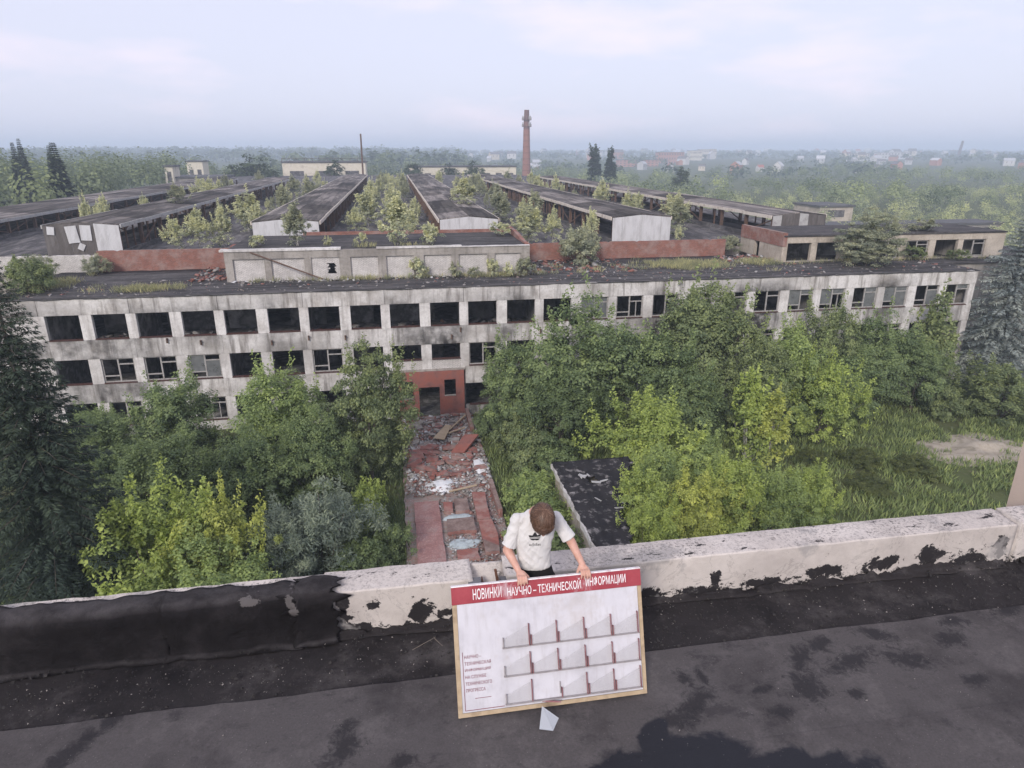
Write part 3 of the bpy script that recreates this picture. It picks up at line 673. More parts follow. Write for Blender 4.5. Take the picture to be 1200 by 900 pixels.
species('spruce', 1, mk_spruce(H=19.0, Rb=4.3, needle=0.27, step=0.32, per=12, wide=0.11, sides=(-1, 1, -1, 1, -1, 1, -1, 1)))
species('bluespruce', 1, mk_spruce(H=17.0, Rb=5.4, needle=0.32, step=0.42, per=13, z0=0.8, wide=0.11, sides=(-1, 1, -1, 1, -1, 1)))
species('farspruce', 2, mk_spruce(H=22.0, Rb=3.6, needle=0.8, step=0.5, per=9, wide=0.24, pw=1.15))
_cnt = [0]
def tree(kind, x, y, z, H, Rr, color, name, label, cat, group=None, rot=None):
    """a tree of its own: an Empty at its foot with crown and trunk"""
    k = _cnt[0]; _cnt[0] += 1
    cm, tm, H0 = SPECIES[kind][k % len(SPECIES[kind])]
    if kind in ('maple', 'boxelder', 'linden'): Rr *= 0.98
    R0 = {'maple': 3.2, 'boxelder': 2.9, 'willow': 2.7, 'linden': 3.2, 'shrub': 1.9, 'buckthorn': 2.6, 'sapling': 1.15, 'sprig': 0.7, 'fartree': 4.4, 'poplar': 2.6, 'spruce': 4.3, 'bluespruce': 5.4, 'farspruce': 3.6}[kind]
    t = empty(name, (x, y, z), (0, 0, (k*2.399) % 6.283 if rot is None else rot)); t.scale = (Rr/R0, Rr/R0, H/H0)
    c = link('crown', cm, t); c.color = (*color, 1); link('trunk', tm, t)
    tag(t, label, cat, group); return t
DK = (0.155, 0.21, 0.10); MD = (0.20, 0.265, 0.125); LT = (0.27, 0.35, 0.14); YG = (0.32, 0.40, 0.125); YL = (0.37, 0.42, 0.125)
OL = (0.215, 0.265, 0.13); BL = (0.20, 0.245, 0.195); BI = (0.50, 0.525, 0.36); GR = (0.33, 0.355, 0.26)
tree('spruce', -14.2, 26.5, 0, 17.6, 3.7, (0.045, 0.066, 0.048), 'spruce_tree', 'tall dark green spruce filling the left edge of the courtyard', 'tree')
tree('maple', -20.0, 45.5, 0, 4.6, 2.2, MD, 'leafy_tree', 'small green tree against the facade just right of the dark spruce', 'tree')
tree('maple', -14.6, 43.0, 0, 7.2, 3.0, MD, 'leafy_tree', 'green tree whose top touches the lower windows at left', 'tree')
tree('maple', -17.5, 38.5, 0, 6.2, 3.0, DK, 'leafy_tree', 'dark green tree behind the dark spruce, low among the left trees', 'tree')
tree('maple', -13.2, 36.0, 0, 6.0, 2.8, DK, 'leafy_tree', 'dark green tree right behind the yellowish tree at left', 'tree')
tree('linden', -8.1, 42.5, 0, 7.5, 3.3, LT, 'leafy_tree', 'round light green tree left of the tall drooping tree', 'tree')
tree('willow', -2.3, 40.3, 0, 9.7, 2.75, OL, 'drooping_tree', 'tall olive green tree with drooping twigs beside the rubble path', 'tree')
tree('maple', -8.9, 36.0, 0, 6.0, 2.7, MD, 'leafy_tree', 'mid green tree in front of the round light green one', 'tree')
tree('maple', -5.4, 37.0, 0, 6.6, 2.2, MD, 'leafy_tree', 'green tree squeezed between the round tree and the tall drooping tree', 'tree')
tree('boxelder', -11.0, 27.2, 0, 7.0, 3.0, YG, 'leafy_tree', 'yellow green tree just over the dark felt parapet at left', 'tree')
tree('boxelder', -8.6, 27.5, 0, 6.7, 2.2, YL, 'leafy_tree', 'yellowest young tree, right half of the pair over the felt parapet', 'tree')
tree('maple', -8.4, 25.6, 0, 5.4, 2.6, LT, 'leafy_tree', 'fresh green bush under the yellow tree, cut off by the parapet', 'tree')
tree('buckthorn', -4.6, 30.2, 0, 5.5, 2.7, BL, 'grey_green_bush', 'grey green narrow-leaved bush left of the tiled walk', 'bush')
tree('buckthorn', -6.4, 28.6, 0, 4.6, 2.0, BL, 'grey_green_bush', 'smaller grey green bush beside the yellow tree', 'bush')
tree('shrub', -2.4, 33.6, 0, 3.5, 1.4, YG, 'small_shrub', 'small yellow shrub at the foot of the tall drooping tree', 'bush')
tree('shrub', -1.2, 31.6, 0, 2.0, 1.4, MD, 'small_shrub', 'low green shrub along the left edge of the tiled walk', 'bush')
tree('shrub', -2.6, 29.6, 0, 2.6, 1.5, DK, 'small_shrub', 'dark low shrub between grey green bush and tiled walk', 'bush')
tree('maple', -12.0, 22.5, 0, 4.8, 1.8, LT, 'leafy_tree', 'twig of fresh leaves peeping over the parapet at the far left', 'tree')
# right of the path
tree('maple', 7.9, 46.6, 0, 7.7, 2.8, MD, 'leafy_tree', 'dark leafy tree right beside the red porch', 'tree')
tree('maple', 13.4, 45.2, 0, 10.7, 4.3, MD, 'leafy_tree', 'broad tree whose top reaches the upper windows right of the porch', 'tree')
tree('maple', 10.6, 42.2, 0, 6.6, 3.0, DK, 'leafy_tree', 'dark tree in front of the broad one, right of the porch', 'tree')
tree('maple', 22.6, 46.4, 0, 12.0, 4.2, OL, 'leafy_tree', 'tallest leafy tree, its top covering the roof edge of the block', 'tree')
tree('maple', 18.4, 44.0, 0, 8.6, 3.4, MD, 'leafy_tree', 'green tree between the broad tree and the tallest tree', 'tree')
tree('maple', 19.5, 41.5, 0, 6.2, 3.0, MD, 'leafy_tree', 'lower green tree standing before the gap left of the tallest tree', 'tree')
tree('maple', 25.6, 43.0, 0, 8.2, 2.9, OL, 'leafy_tree', 'olive tree right in front of the tallest tree', 'tree')
tree('boxelder', 28.4, 43.4, 0, 8.3, 3.2, LT, 'leafy_tree', 'light green tree right of the tallest tree below the glazed windows', 'tree')
tree('maple', 34.0, 47.6, 0, 9.4, 2.6, OL, 'leafy_tree', 'narrow olive tree rising against the windows at the right', 'tree')
tree('maple', 38.8, 47.2, 0, 8.2, 3.2, MD, 'leafy_tree', 'green tree against the facade between two taller narrow ones', 'tree')
tree('maple', 35.0, 45.2, 0, 6.2, 3.0, MD, 'leafy_tree', 'bushy green tree at the foot of the facade above the meadow', 'tree')
tree('maple', 41.6, 46.2, 0, 6.4, 2.6, MD, 'leafy_tree', 'green tree at the right end of the row along the facade', 'tree')
tree('sapling', 44.4, 48.4, 0, 9.2, 2.3, OL, 'leafy_tree', 'slim yellowish tree near the right corner of the block', 'tree')
tree('shrub', 6.6, 46.4, 0, 2.9, 1.6, DK, 'small_shrub', 'dark shrub leaning on the low brick wall by the porch', 'bush')
tree('shrub', 7.7, 41.2, 0, 3.6, 2.1, OL, 'small_shrub', 'feathery shrub at the right edge of the rubble path', 'bush')
tree('shrub', 9.6, 39.0, 0, 2.4, 1.8, MD, 'small_shrub', 'green shrub behind the black felt roof of the annex', 'bush')
tree('shrub', 7.3, 35.0, 0, 2.6, 2.0, LT, 'small_shrub', 'leafy bush left of the black roofed annex, farther from the camera', 'bush')
tree('shrub', 7.0, 31.8, 0, 2.7, 2.0, LT, 'small_shrub', 'leafy bush left of the black roofed annex, nearer the camera', 'bush')
tree('shrub', 7.0, 28.8, 0, 2.7, 1.9, MD, 'small_shrub', 'leafy bush behind the bowed head, against the annex wall', 'bush')
tree('boxelder', 15.2, 37.4, 0, 5.9, 3.4, YG, 'leafy_tree', 'big yellow green tree right behind the black roofed annex', 'tree')
tree('boxelder', 17.6, 35.4, 0, 4.6, 2.2, LT, 'leafy_tree', 'light green bush to the right of the big yellow green tree', 'tree')
tree('sapling', 22.6, 38.4, 0, 7.2, 1.7, YG, 'leafy_tree', 'upright yellow green sapling standing alone in mid courtyard', 'tree')
tree('sapling', 23.8, 37.6, 0, 5.6, 1.5, YL, 'leafy_tree', 'yellowest sapling right beside the upright one in mid courtyard', 'tree')
tree('boxelder', 29.6, 41.0, 0, 6.7, 2.7, YG, 'leafy_tree', 'rounded yellow green tree at the edge of the meadow', 'tree')
tree('boxelder', 12.2, 30.2, 0, 4.9, 2.0, YG, 'leafy_tree', 'yellow green bush growing over the annex roof', 'tree')
tree('boxelder', 14.8, 29.0, 0, 4.9, 2.0, YL, 'leafy_tree', 'yellowest bush behind the white parapet right of the annex', 'tree')
tree('boxelder', 17.2, 30.2, 0, 5.1, 2.2, YG, 'leafy_tree', 'yellow green bush in the middle of the row behind the parapet', 'tree')
tree('boxelder', 19.6, 29.6, 0, 4.1, 1.9, LT, 'leafy_tree', 'light green bush, second from right in the row behind the parapet', 'tree')
tree('boxelder', 21.8, 30.2, 0, 4.3, 1.8, YG, 'leafy_tree', 'rightmost yellow green bush of the row behind the parapet', 'tree')
tree('boxelder', 11.6, 27.6, 0, 4.3, 1.6, YG, 'leafy_tree', 'small yellow green bush at the near right corner of the annex', 'tree')
tree('boxelder', 13.9, 32.4, 0, 4.8, 1.9, LT, 'leafy_tree', 'light green bush between the annex and the big yellow green tree', 'tree')
tree('bluespruce', 53.3, 50.5, 0, 16.6, 5.4, (0.29, 0.33, 0.325), 'blue_spruce', 'blue grey spruce at the right corner of the block', 'tree')
tree('boxelder', 47.2, 43.5, 0, 4.7, 3.6, OL, 'leafy_tree', 'yellowish bush at the right edge above the sandy heap', 'tree')
tree('shrub', 42.6, 43.8, 0, 3.0, 1.6, OL, 'small_shrub', 'small bush left of the yellowish bush on the right', 'bush')
for k, (x, y, h, r_) in enumerate(((30.5, 37.2, 1.3, 1.4), (33.2, 35.6, 1.2, 1.5), (27.4, 38.0, 1.2, 1.2), (28.8, 34.0, 1.1, 1.5), (25.0, 34.4, 1.3, 1.3))):
    tree('shrub', x, y, -0.1, h, r_, (0.12, 0.145, 0.055), 'weed_clump', ('low weed clump at the foot of the rounded yellow green tree', 'low weed clump in the meadow nearest the sandy heap', 'low weed clump just right of the two upright saplings', 'low weed clump in the meadow nearest the parapet', 'low weed clump in the meadow nearest the saplings')[k], 'bush', 'weed clumps in the meadow')
# plants on the roofs
P_ = [('shrub', 16.6, 60.6, 10.55, 3.5, 2.0, GR, 'roof_bush', 'grey green bush before the long red brick wall on the roof', 'bush'),
 ('willow', 41.9, 55.0, 10.2, 5.6, 2.5, GR, 'roof_bush', 'big grey green bush hiding the windows of the right rooftop storey', 'bush'),
 ('shrub', -26.4, 54.2, 10.5, 2.8, 1.8, OL, 'roof_bush', 'bush on the roof corner above the dark spruce', 'bush'),
 ('shrub', -24.8, 61.6, 10.5, 1.7, 1.1, GR, 'roof_bush', 'small bush at the left end of the red brick wall', 'bush'),
 ('shrub', -28.3, 58.5, 10.5, 2.2, 1.7, GR, 'roof_bush', 'pale bush before the pale brick wall at far left', 'bush'),
 ('sprig', 1.6, 55.4, 10.55, 2.0, 0.85, BI, 'roof_sprig', 'tallest bush at the foot of the white brick panels', 'bush'),
 ('sprig', 4.7, 55.3, 10.55, 1.3, 0.65, GR, 'roof_sprig', 'second small bush from left at the foot of the white panels', 'bush'),
 ('sprig', 6.1, 55.1, 10.55, 1.0, 0.5, GR, 'roof_sprig', 'smallest bush at the foot of the white brick panels', 'bush'),
 ('sprig', 7.7, 55.2, 10.55, 1.8, 0.55, BI, 'roof_sprig', 'slim sprig before the post next to the last white panel', 'bush'),
 ('sprig', 9.0, 55.0, 10.55, 1.2, 0.5, BI, 'roof_sprig', 'low sprig in front of the last white brick panel', 'bush'),
 ('sprig', 10.3, 55.1, 10.55, 1.7, 0.9, GR, 'roof_sprig', 'bush at the right end of the white brick storey', 'bush'),
 ('sapling', -8.0, 58.8, 12.9, 3.4, 1.3, GR, 'birch_sapling', 'birch on the white brick storey before the left gable', 'tree'),
 ('sapling', 0.1, 57.8, 12.9, 3.9, 1.5, BI, 'birch_sapling', 'biggest birch on the roof of the white brick storey', 'tree'),
 ('sprig', 2.8, 57.0, 12.9, 2.1, 1.1, BI, 'birch_sapling', 'bushy birch right of the biggest one on the white storey', 'tree'),
 ('sprig', -2.8, 58.5, 12.9, 1.3, 0.5, BI, 'birch_sapling', 'tiny birch left of the biggest one on the white storey', 'tree'),
 ('sprig', -5.6, 57.9, 12.9, 0.9, 0.4, BI, 'birch_sapling', 'tiniest birch on the roof edge of the white storey', 'tree'),
 ('sprig', 9.6, 62.6, 12.9, 1.5, 1.0, BI, 'birch_sapling', 'birch tuft at the right rear of the white storey roof', 'tree'),
 ('sprig', -11.2, 58.8, 12.9, 1.2, 0.7, BI, 'birch_sapling', 'small birch at the left front of the white storey roof', 'tree'),
 ('sapling', -18.6, 69.7, 11.4, 3.2, 1.3, BI, 'birch_sapling', 'front birch in the gap behind the left red brick wall', 'tree'),
 ('sapling', -20.8, 70.2, 11.4, 2.8, 0.9, BI, 'birch_sapling', 'left birch in the gap behind the left red brick wall', 'tree'),
 ('sapling', -16.6, 71.0, 11.4, 3.6, 1.0, BI, 'birch_sapling', 'right birch in the gap behind the left red brick wall', 'tree'),
 ('sapling', -17.3, 86.5, 11.4, 4.2, 1.8, BI, 'birch_sapling', 'broad yellow birch farther back between the two left lanterns', 'tree'),
 ('sapling', -3.4, 90.4, 11.4, 3.8, 1.9, BI, 'birch_sapling', 'broad birch between the two middle lanterns', 'tree'),
 ('sapling', -4.4, 80.0, 11.4, 2.6, 1.2, BI, 'birch_sapling', 'birch in the middle gap nearest the white storey', 'tree'),
 ('sapling', 1.8, 76.0, 11.4, 3.0, 1.0, BI, 'birch_sapling', 'slim birch hugging the left side of the middle lantern', 'tree'),
 ('sapling', 8.6, 84.6, 14.1, 3.0, 1.7, BI, 'birch_sapling', 'birch growing out of the middle lantern roof', 'tree'),
 ('sapling', 13.2, 67.9, 11.4, 3.6, 1.6, BI, 'birch_sapling', 'birch right behind the corner of the white storey', 'tree'),
 ('sapling', 14.0, 92.0, 11.4, 3.4, 1.8, GR, 'birch_sapling', 'birch farther back right of the middle lantern', 'tree'),
 ('sapling', 15.9, 68.6, 11.4, 3.0, 0.9, BI, 'birch_sapling', 'slim birch behind the grey bush on the roof', 'tree'),
 ('sapling', 19.6, 66.9, 11.4, 3.3, 0.8, BI, 'birch_sapling', 'slim birch left of the clean pale gable', 'tree'),
 ('sapling', 31.0, 72.2, 11.4, 3.8, 1.5, GR, 'birch_sapling', 'birch right of the clean pale gable', 'tree'),
 ('sprig', 28.9, 67.2, 11.4, 1.8, 0.6, BI, 'birch_sapling', 'little bright birch at the right foot of the pale gable', 'tree'),
 ('shrub', 33.2, 65.0, 10.6, 1.8, 1.2, GR, 'roof_bush', 'bush between the long red wall and the right rooftop storey', 'bush'),
 ('sapling', -31.7, 78.5, 11.4, 4.0, 0.7, BI, 'birch_sapling', 'nearer of two slim yellow birches left of the torn gable lantern', 'tree'),
 ('sapling', -32.8, 86.4, 11.4, 4.0, 0.8, BI, 'birch_sapling', 'farther of two slim yellow birches left of the torn gable lantern', 'tree'),
 ('sapling', -26.5, 92.0, 14.1, 2.2, 1.2, GR, 'birch_sapling', 'birch growing on the torn gable lantern roof', 'tree'),
 ('sprig', 50.5, 59.2, 13.0, 1.2, 1.6, GR, 'roof_bush', 'low scrub on the right rooftop storey roof', 'bush'),
 ('sprig', 48.6, 57.2, 10.6, 1.5, 1.0, OL, 'roof_bush', 'yellowish scrub before a window of the right rooftop storey', 'bush'),
 ('sprig', 53.0, 57.0, 10.6, 1.1, 1.0, OL, 'roof_bush', 'low scrub before the sixth window of the right rooftop storey', 'bush')]
for a in P_:
    k_ = 1.15 if a[0] == 'sapling' else 1.0
    tree(*a[:4], a[4]*k_, a[5]*k_, *a[6:])
rs = random.Random(11)
gaps = [(-23, -15, 'between the torn gable lantern and the next', 9), (-5.5, 3, 'between the two middle lanterns', 14), (11.5, 20.5, 'left of the pale gable lantern', 12), (29.5, 38, 'between the two right lanterns', 10), (-40, -33, 'between the two left lanterns', 6)]
for a, b, w, n in gaps:
    for k in range(int(n*1.9)):
        y = 80 + 122*(k + rs.random())/(n*1.9); h = rs.uniform(2.2, 4.6)
        tree('sapling', rs.uniform(a, b), y, 11.4, h, h*rs.uniform(0.24, 0.44), BI if rs.random() < 0.6 else GR, 'birch_sapling', 'small birch far back in the roof gap ' + w, 'tree', 'birches far back ' + w)
# grass tufts on the roof edge and grass in the courtyard
def grass(name, pts, blade, spread_, per, color, label=None, parent=None, seed=0, bw=0.075):
    r = np.random.default_rng(seed); pts = np.asarray(pts, float); n = len(pts)*per
    P = np.repeat(pts, per, axis=0) + np.hstack([r.normal(0, spread_, (n, 2)), np.zeros((n, 1))])
    A = np.hstack([r.normal(0, 0.33, (n, 2)), np.ones((n, 1))])*blade*r.uniform(0.5, 1.3, (n, 1))
    V, F = leaf_quads(P, A, sph(r, n), bw, 0.0)
    cl = np.repeat(r.normal(0.45, 0.18, len(pts)), per)
    o = link(name, np_mesh(name, V, F, MAT['grass'], False, np.clip(cl + r.normal(0, .12, n), 0, 1)), parent); o.color = (*color, 1)
    if parent is None: tag(o, label, 'grass', None, 'stuff')
    else: o['kind'] = 'stuff'
    return o
r_ = np.random.default_rng(3)
def inpath(x, y): return (-0.3 < x < 5.5 and y > 27)
pts = []
for k in range(9000):
    x = r_.uniform(5.6, 52); y = r_.uniform(27.5, 50.5)
    if 8.2 < x < 13.3 and 26 < y < 35.4: continue
    d_ = ((x-40.3)/4.6)**2 + ((y-38.2)/2.6)**2
    if d_ < 0.62 + 0.9*mnoise.noise((x*0.8, y*1.2, 0)): continue
    if mnoise.noise((x*0.35, y*0.5, 9)) < -0.28: continue
    pts.append((x, y, 0.0))
grass('meadow_grass', pts, 0.42, 0.20, 8, (0.215, 0.27, 0.11), 'uneven green meadow grass in the right half of the courtyard', None, 1)
pts = [(r_.uniform(-24, -0.4), r_.uniform(24, 49), 0.0) for k in range(4200)]
grass('undergrowth', pts, 0.45, 0.25, 8, (0.12, 0.16, 0.07), 'dark green undergrowth beneath the trees left of the path', None, 2)
pts = []
for cx_, cy_2, sx, sy, n in ((-18.6, 53.6, 2.4, 0.9, 60), (25.2, 57.8, 3.8, 2.2, 170), (-26.2, 57, 1.6, 3.2, 60), (33, 58.2, 2.2, 1.6, 50), (-2, 55.4, 11, 0.35, 34), (8, 55.2, 3, 0.4, 26), (44, 57.3, 12, 0.5, 50), (-1, 56.8, 7, 0.5, 8), (10, 57, 26, 3, 40)):
    for k in range(n): pts.append((r_.normal(cx_, sx*0.5), r_.normal(cy_2, sy*0.5), 10.55 if cy_2 < 56.5 or cx_ > 5 or cx_ < -12 else 12.95))
grass('roof_grass', pts, 0.40, 0.26, 30, (0.33, 0.33, 0.19), 'dry grass growing in patches on the flat roofs', None, 3, 0.035)

# ------------------------------------------------------------------ rubble path, slabs, annex, sand
r_ = random.Random(9)
q = NT('path_dust'); q.bump(q.noise(8, 6, 0.75), 0.8, 0.05)
c = q.ramp(q.noise(1.6, 8, 0.72), [(0.30, (0.17, 0.15, 0.14)), (0.46, (0.30, 0.265, 0.24)), (0.56, (0.28, 0.18, 0.155)), (0.70, (0.46, 0.44, 0.42))])
MAT['dust'] = q.done(c, 0.95)
V = []; F = []; nxp, nyp = 30, 110
for j in range(nyp+1):
    for i in range(nxp+1):
        x = -0.35 + 5.7*i/nxp + 0.12*mnoise.noise((j*0.3, i*0.1, 0))*(i in (0, nxp)); y = 25.5 + (BY-0.23-25.5)*j/nyp
        hh = 0.05 + 0.10*mnoise.noise((x*1.1, y*1.1, 0)) + (0.10 if y > 38 else 0.0)
        V.append((x, y, max(0.012, hh)))
for j in range(nyp):
    for i in range(nxp): a = j*(nxp+1)+i; F.append((a, a+1, a+nxp+2, a+nxp+1))
path = link('path', np_mesh('path', V, F, MAT['dust'], True)); tag(path, kind='structure')
def rubble(name, n, box, smin, smax, tints, label, seed, z=0.12, zr=0.15):
    rr = random.Random(seed); m = MB(); ts = []
    for k in range(n):
        x, y = rr.uniform(box[0], box[1]), rr.uniform(box[2], box[3]); s = smin + (smax-smin)*rr.random()**3.6
        if mnoise.noise((x*0.9, y*0.7, seed)) < -0.12 and rr.random() < 0.75: continue
        m.obox((x, y, z + zr*rr.random()), (s, s*rr.uniform(0.5, 1.1), s*rr.uniform(0.18, 0.45)), (rr.uniform(-.5, .5), rr.uniform(-.5, .5), rr.uniform(0, 6.28)), 0.45, rr)
        ts += [min(1, max(0, rr.choice(tints) + rr.gauss(0, 0.06)))]*6
    me = np_mesh(name, m.v, m.f, MAT['rubble'], False, ts); o = link(name, me); tag(o, label, 'rubble', None, 'stuff'); return o
rubble('brick_rubble', 6500, (-0.2, 5.3, 37.6, BY-0.3), 0.04, 0.32, (0.12, 0.2, 0.28, 0.4, 0.5, 0.55, 0.6, 0.7, 0.75, 0.95), 'brick and plaster rubble covering the path before the porch', 1)
rubble('path_rubble', 3200, (1.75, 5.3, 27.5, 38.5), 0.04, 0.22, (0.15, 0.35, 0.4, 0.45, 0.5, 0.6, 0.8), 'small grey rubble between the slabs of the near path', 2, 0.06, 0.08)
rubble('roof_rubble', 420, (11.2, 20.5, 55.5, 62.7), 0.08, 0.55, (0.1, 0.2, 0.45, 0.6), 'broken bricks lying on the roof before the long red wall', 3, 10.56, 0.08)
rubble('roof_litter', 1500, (-27.5, 50, BY+0.3, BY+6.5), 0.05, 0.26, (0.2, 0.4, 0.45, 0.5, 0.6), 'loose litter of stones and felt scraps on the office block roof', 8, 10.55, 0.04)
rubble('roof_rubble', 260, (-16.5, -13.6, 56.5, 62.8), 0.08, 0.42, (0.1, 0.15, 0.22, 0.5), 'red broken bricks left of the white brick storey', 4, 10.56, 0.2)
rubble('roof_rubble', 260, (30.5, 35.1, 58.0, 63.0), 0.08, 0.42, (0.15, 0.25, 0.5, 0.7), 'broken bricks beside the door of the right rooftop storey', 5, 10.56, 0.12)
rubble('ledge_rubble', 420, (-13.0, 11.0, 55.0, 55.95), 0.06, 0.30, (0.45, 0.6, 0.7, 0.9), 'pale crumbs along the foot of the white brick panels', 6, 10.56, 0.1)
rubble('inside_rubble', 500, (-24.0, 16.0, BY+0.6, BY+4.5), 0.10, 0.7, (0.3, 0.5, 0.6), 'heaps of rubble on the top floor behind the empty windows', 7, 6.6, 0.3)
q = NT('red_paving'); v_ = q.voro(9.0); q.bump(v_.outputs[0], 0.4, 0.02)
c = q.ramp(q.noise(0.9, 6, 0.7), [(0.3, (0.29, 0.14, 0.13)), (0.5, (0.38, 0.22, 0.205)), (0.7, (0.40, 0.30, 0.285))]); c = q.mix(0.55, c, q.ramp(v_.outputs[0], [(0.12, 1.0), (0.5, 0.55)]), 'MULTIPLY')
MAT['paving'] = q.done(c, 0.9)
MAT['redslab'] = brick_mat('red_brick_slab', (0.32, 0.13, 0.105), (0.26, 0.10, 0.085), (0.18, 0.125, 0.11), (0.38, 0.30, 0.27), 0.6)
walk = empty('tiled_walk', (0.95, 31, 0)); tag(walk, 'straight walk of reddish paving slabs along the left of the path', 'walkway')
y = 25.6
while y < 36.6:
    d_ = min(1.25, 36.75-y); dz = r_.uniform(-0.015, 0.015); MB().box(0.22 + r_.uniform(-.02, .02), 1.68 + r_.uniform(-.02, .02), y+0.012, y+d_-0.012, -0.05, 0.24+dz).build('paving_slab', MAT['paving'], walk); y += 1.25
def slab(pts, z, h, mat, name, label, cat, tilt=(0, 0), group=None):
    cx_ = sum(p[0] for p in pts)/len(pts); cy_2 = sum(p[1] for p in pts)/len(pts)
    m = MB(); m.prism([(a-cx_, b-cy_2) for a, b in pts], -h/2, h/2); o = m.build(name, mat); o.location = (cx_, cy_2, z); o.rotation_euler = (tilt[0], tilt[1], 0); tag(o, label, cat, group); return o
def quad(x0, x1, y0, y1, j=0.08): return [(x0 + r_.uniform(-j, j), y0 + r_.uniform(-j, j)), ((x0+x1)/2, y0 + r_.uniform(-j, j)), (x1 + r_.uniform(-j, j), y0 + r_.uniform(-j, j)), (x1 + r_.uniform(-j, j), (y0+y1)/2), (x1 + r_.uniform(-j, j), y1 + r_.uniform(-j, j)), (x0 + r_.uniform(-j, j), y1 + r_.uniform(-j, j))]
slab(quad(3.72, 4.55, 34.0, 37.2), 0.24, 0.22, MAT['redslab'], 'brick_slab', 'upper of two long red brick strips right of the path', 'slab', (0.0, 0.03))
slab(quad(3.85, 4.62, 30.6, 33.8), 0.22, 0.22, MAT['redslab'], 'brick_slab', 'lower of two long red brick strips right of the path', 'slab', (0.02, -0.02))
slab(quad(2.55, 3.5, 35.2, 36.7), 0.20, 0.2, MAT['redslab'], 'brick_slab', 'square red brick slab at the top between walk and strips', 'slab')
slab(quad(1.95, 2.45, 35.3, 36.4), 0.18, 0.2, MAT['redslab'], 'brick_slab', 'narrow red brick slab beside the upper end of the walk', 'slab')
slab(quad(2.0, 3.5, 32.9, 34.4), 0.20, 0.2, MAT['redslab'], 'brick_slab', 'wide red brick slab between the two bluish patches', 'slab')
slab(quad(2.3, 3.4, 30.2, 31.1), 0.18, 0.2, MAT['redslab'], 'brick_slab', 'lowest red brick slab just above the parapet edge', 'slab')
slab(quad(5.0, 5.28, 34.6, 38.4, 0.04), 0.3, 0.5, MAT['redslab'], 'brick_slab', 'low red brick kerb at the right border of the path', 'slab')
MAT['bluish'] = simple('bluish_glass_wool', [(0.28, 0.34, 0.35), (0.42, 0.48, 0.50), (0.20, 0.22, 0.22)], 3.0, 0.8, 6, 0.6, 15, 0.03)
MAT['whitish'] = simple('white_plaster_heap', [(0.62, 0.66, 0.69), (0.76, 0.77, 0.78), (0.45, 0.45, 0.44)], 1.6, 0.9, 6, 0.6, 10, 0.03)
def heap(name, cx_, cy_2, rx, ry, h, mat, label, seed):
    V = []; F = []; n = 28; k = 7
    for j in range(k+1):
        for i in range(n):
            a = 6.283*i/n; rr = j/k*(1 + 0.32*mnoise.noise((math.cos(a)*1.5, math.sin(a)*1.5, seed)) + 0.12*mnoise.noise((math.cos(a)*5, math.sin(a)*5, seed)))
            x, y = math.cos(a)*rx*rr, math.sin(a)*ry*rr; z = h*(1-(j/k)**2) + 0.05*mnoise.noise((x*4, y*4, seed))*(j < k) - (0.12 if j == k else 0)
            V.append((x, y, z))
    for j in range(k):
        for i in range(n): F.append((j*n+i, (j+1)*n+i, (j+1)*n+(i+1) % n, j*n+(i+1) % n))
    o = link(name, np_mesh(name, V, F, mat, True)); o.location = (cx_, cy_2, 0.12); tag(o, label, 'debris heap'); return o
heap('glass_wool_patch', 2.75, 34.75, 0.95, 0.36, 0.10, MAT['bluish'], 'upper bluish patch of crumbs between red brick slabs', 1.0)
heap('glass_wool_patch', 2.75, 31.9, 1.0, 0.50, 0.10, MAT['bluish'], 'lower bluish patch of crumbs between red brick slabs', 2.0)
heap('plaster_heap', 2.0, 38.9, 1.25, 0.95, 0.20, MAT['whitish'], 'white plaster heap above the upper end of the walk', 3.0)
heap('plaster_heap', 4.75, 41.3, 0.5, 1.5, 0.20, MAT['whitish'], 'long white plaster heap at the right edge of the rubble', 4.0)
for k in range(14):
    x, y = r_.uniform(-0.1, 1.3), r_.uniform(40.6, 44.6)
    slab(quad(x, x + r_.uniform(0.45, 0.95), y, y + r_.uniform(0.5, 1.1), 0.1), 0.28 + 0.02*k % 0.1, 0.14, MAT['redslab'], 'brick_slab', 'broken red brick slab lying at the left edge of the rubble', 'slab', (r_.uniform(-.1, .1), r_.uniform(-.1, .1)), 'red slabs at the left edge of the rubble')
for k in range(34):
    x, y = r_.uniform(1.0, 4.4), r_.uniform(39.6, 44.6)
    slab(quad(x, x + r_.uniform(0.3, 0.85), y, y + r_.uniform(0.3, 0.7), 0.12), 0.26 + r_.uniform(0, 0.1), 0.12, MAT['redslab'], 'brick_slab', 'broken red brick piece in the middle of the rubble', 'slab', (r_.uniform(-.2, .2), r_.uniform(-.2, .2)), 'red pieces in the middle of the rubble')
for k in range(20):
    x, y = r_.uniform(0.2, 4.4), r_.uniform(44.5, 50.5)
    slab(quad(x, x + r_.uniform(0.3, 0.9), y, y + r_.uniform(0.25, 0.6), 0.12), 0.24 + r_.uniform(0, 0.12), 0.10, MAT['cap'] if k % 3 else MAT['redslab'], 'concrete_fragment', 'broken piece lying close before the red porch', 'slab', (r_.uniform(-.2, .2), r_.uniform(-.2, .2)), 'broken pieces before the porch')
slab([(3.0, 43.4), (3.9, 43.0), (5.2, 45.0), (4.2, 45.4)], 0.55, 0.12, MAT['redpaint'], 'tilted_panel', 'big red panel lying tilted across the rubble', 'panel', (0.1, -0.16))
MAT['wood'] = simple('weathered_board', [(0.36, 0.28, 0.19), (0.46, 0.37, 0.26)], 3, 0.85)
slab([(1.9, 45.6), (2.7, 45.4), (3.4, 47.8), (3.0, 48.0)], 0.5, 0.06, MAT['wood'], 'fallen_board', 'beige board lying on the rubble before the doorway', 'board', (0.05, 0.1))
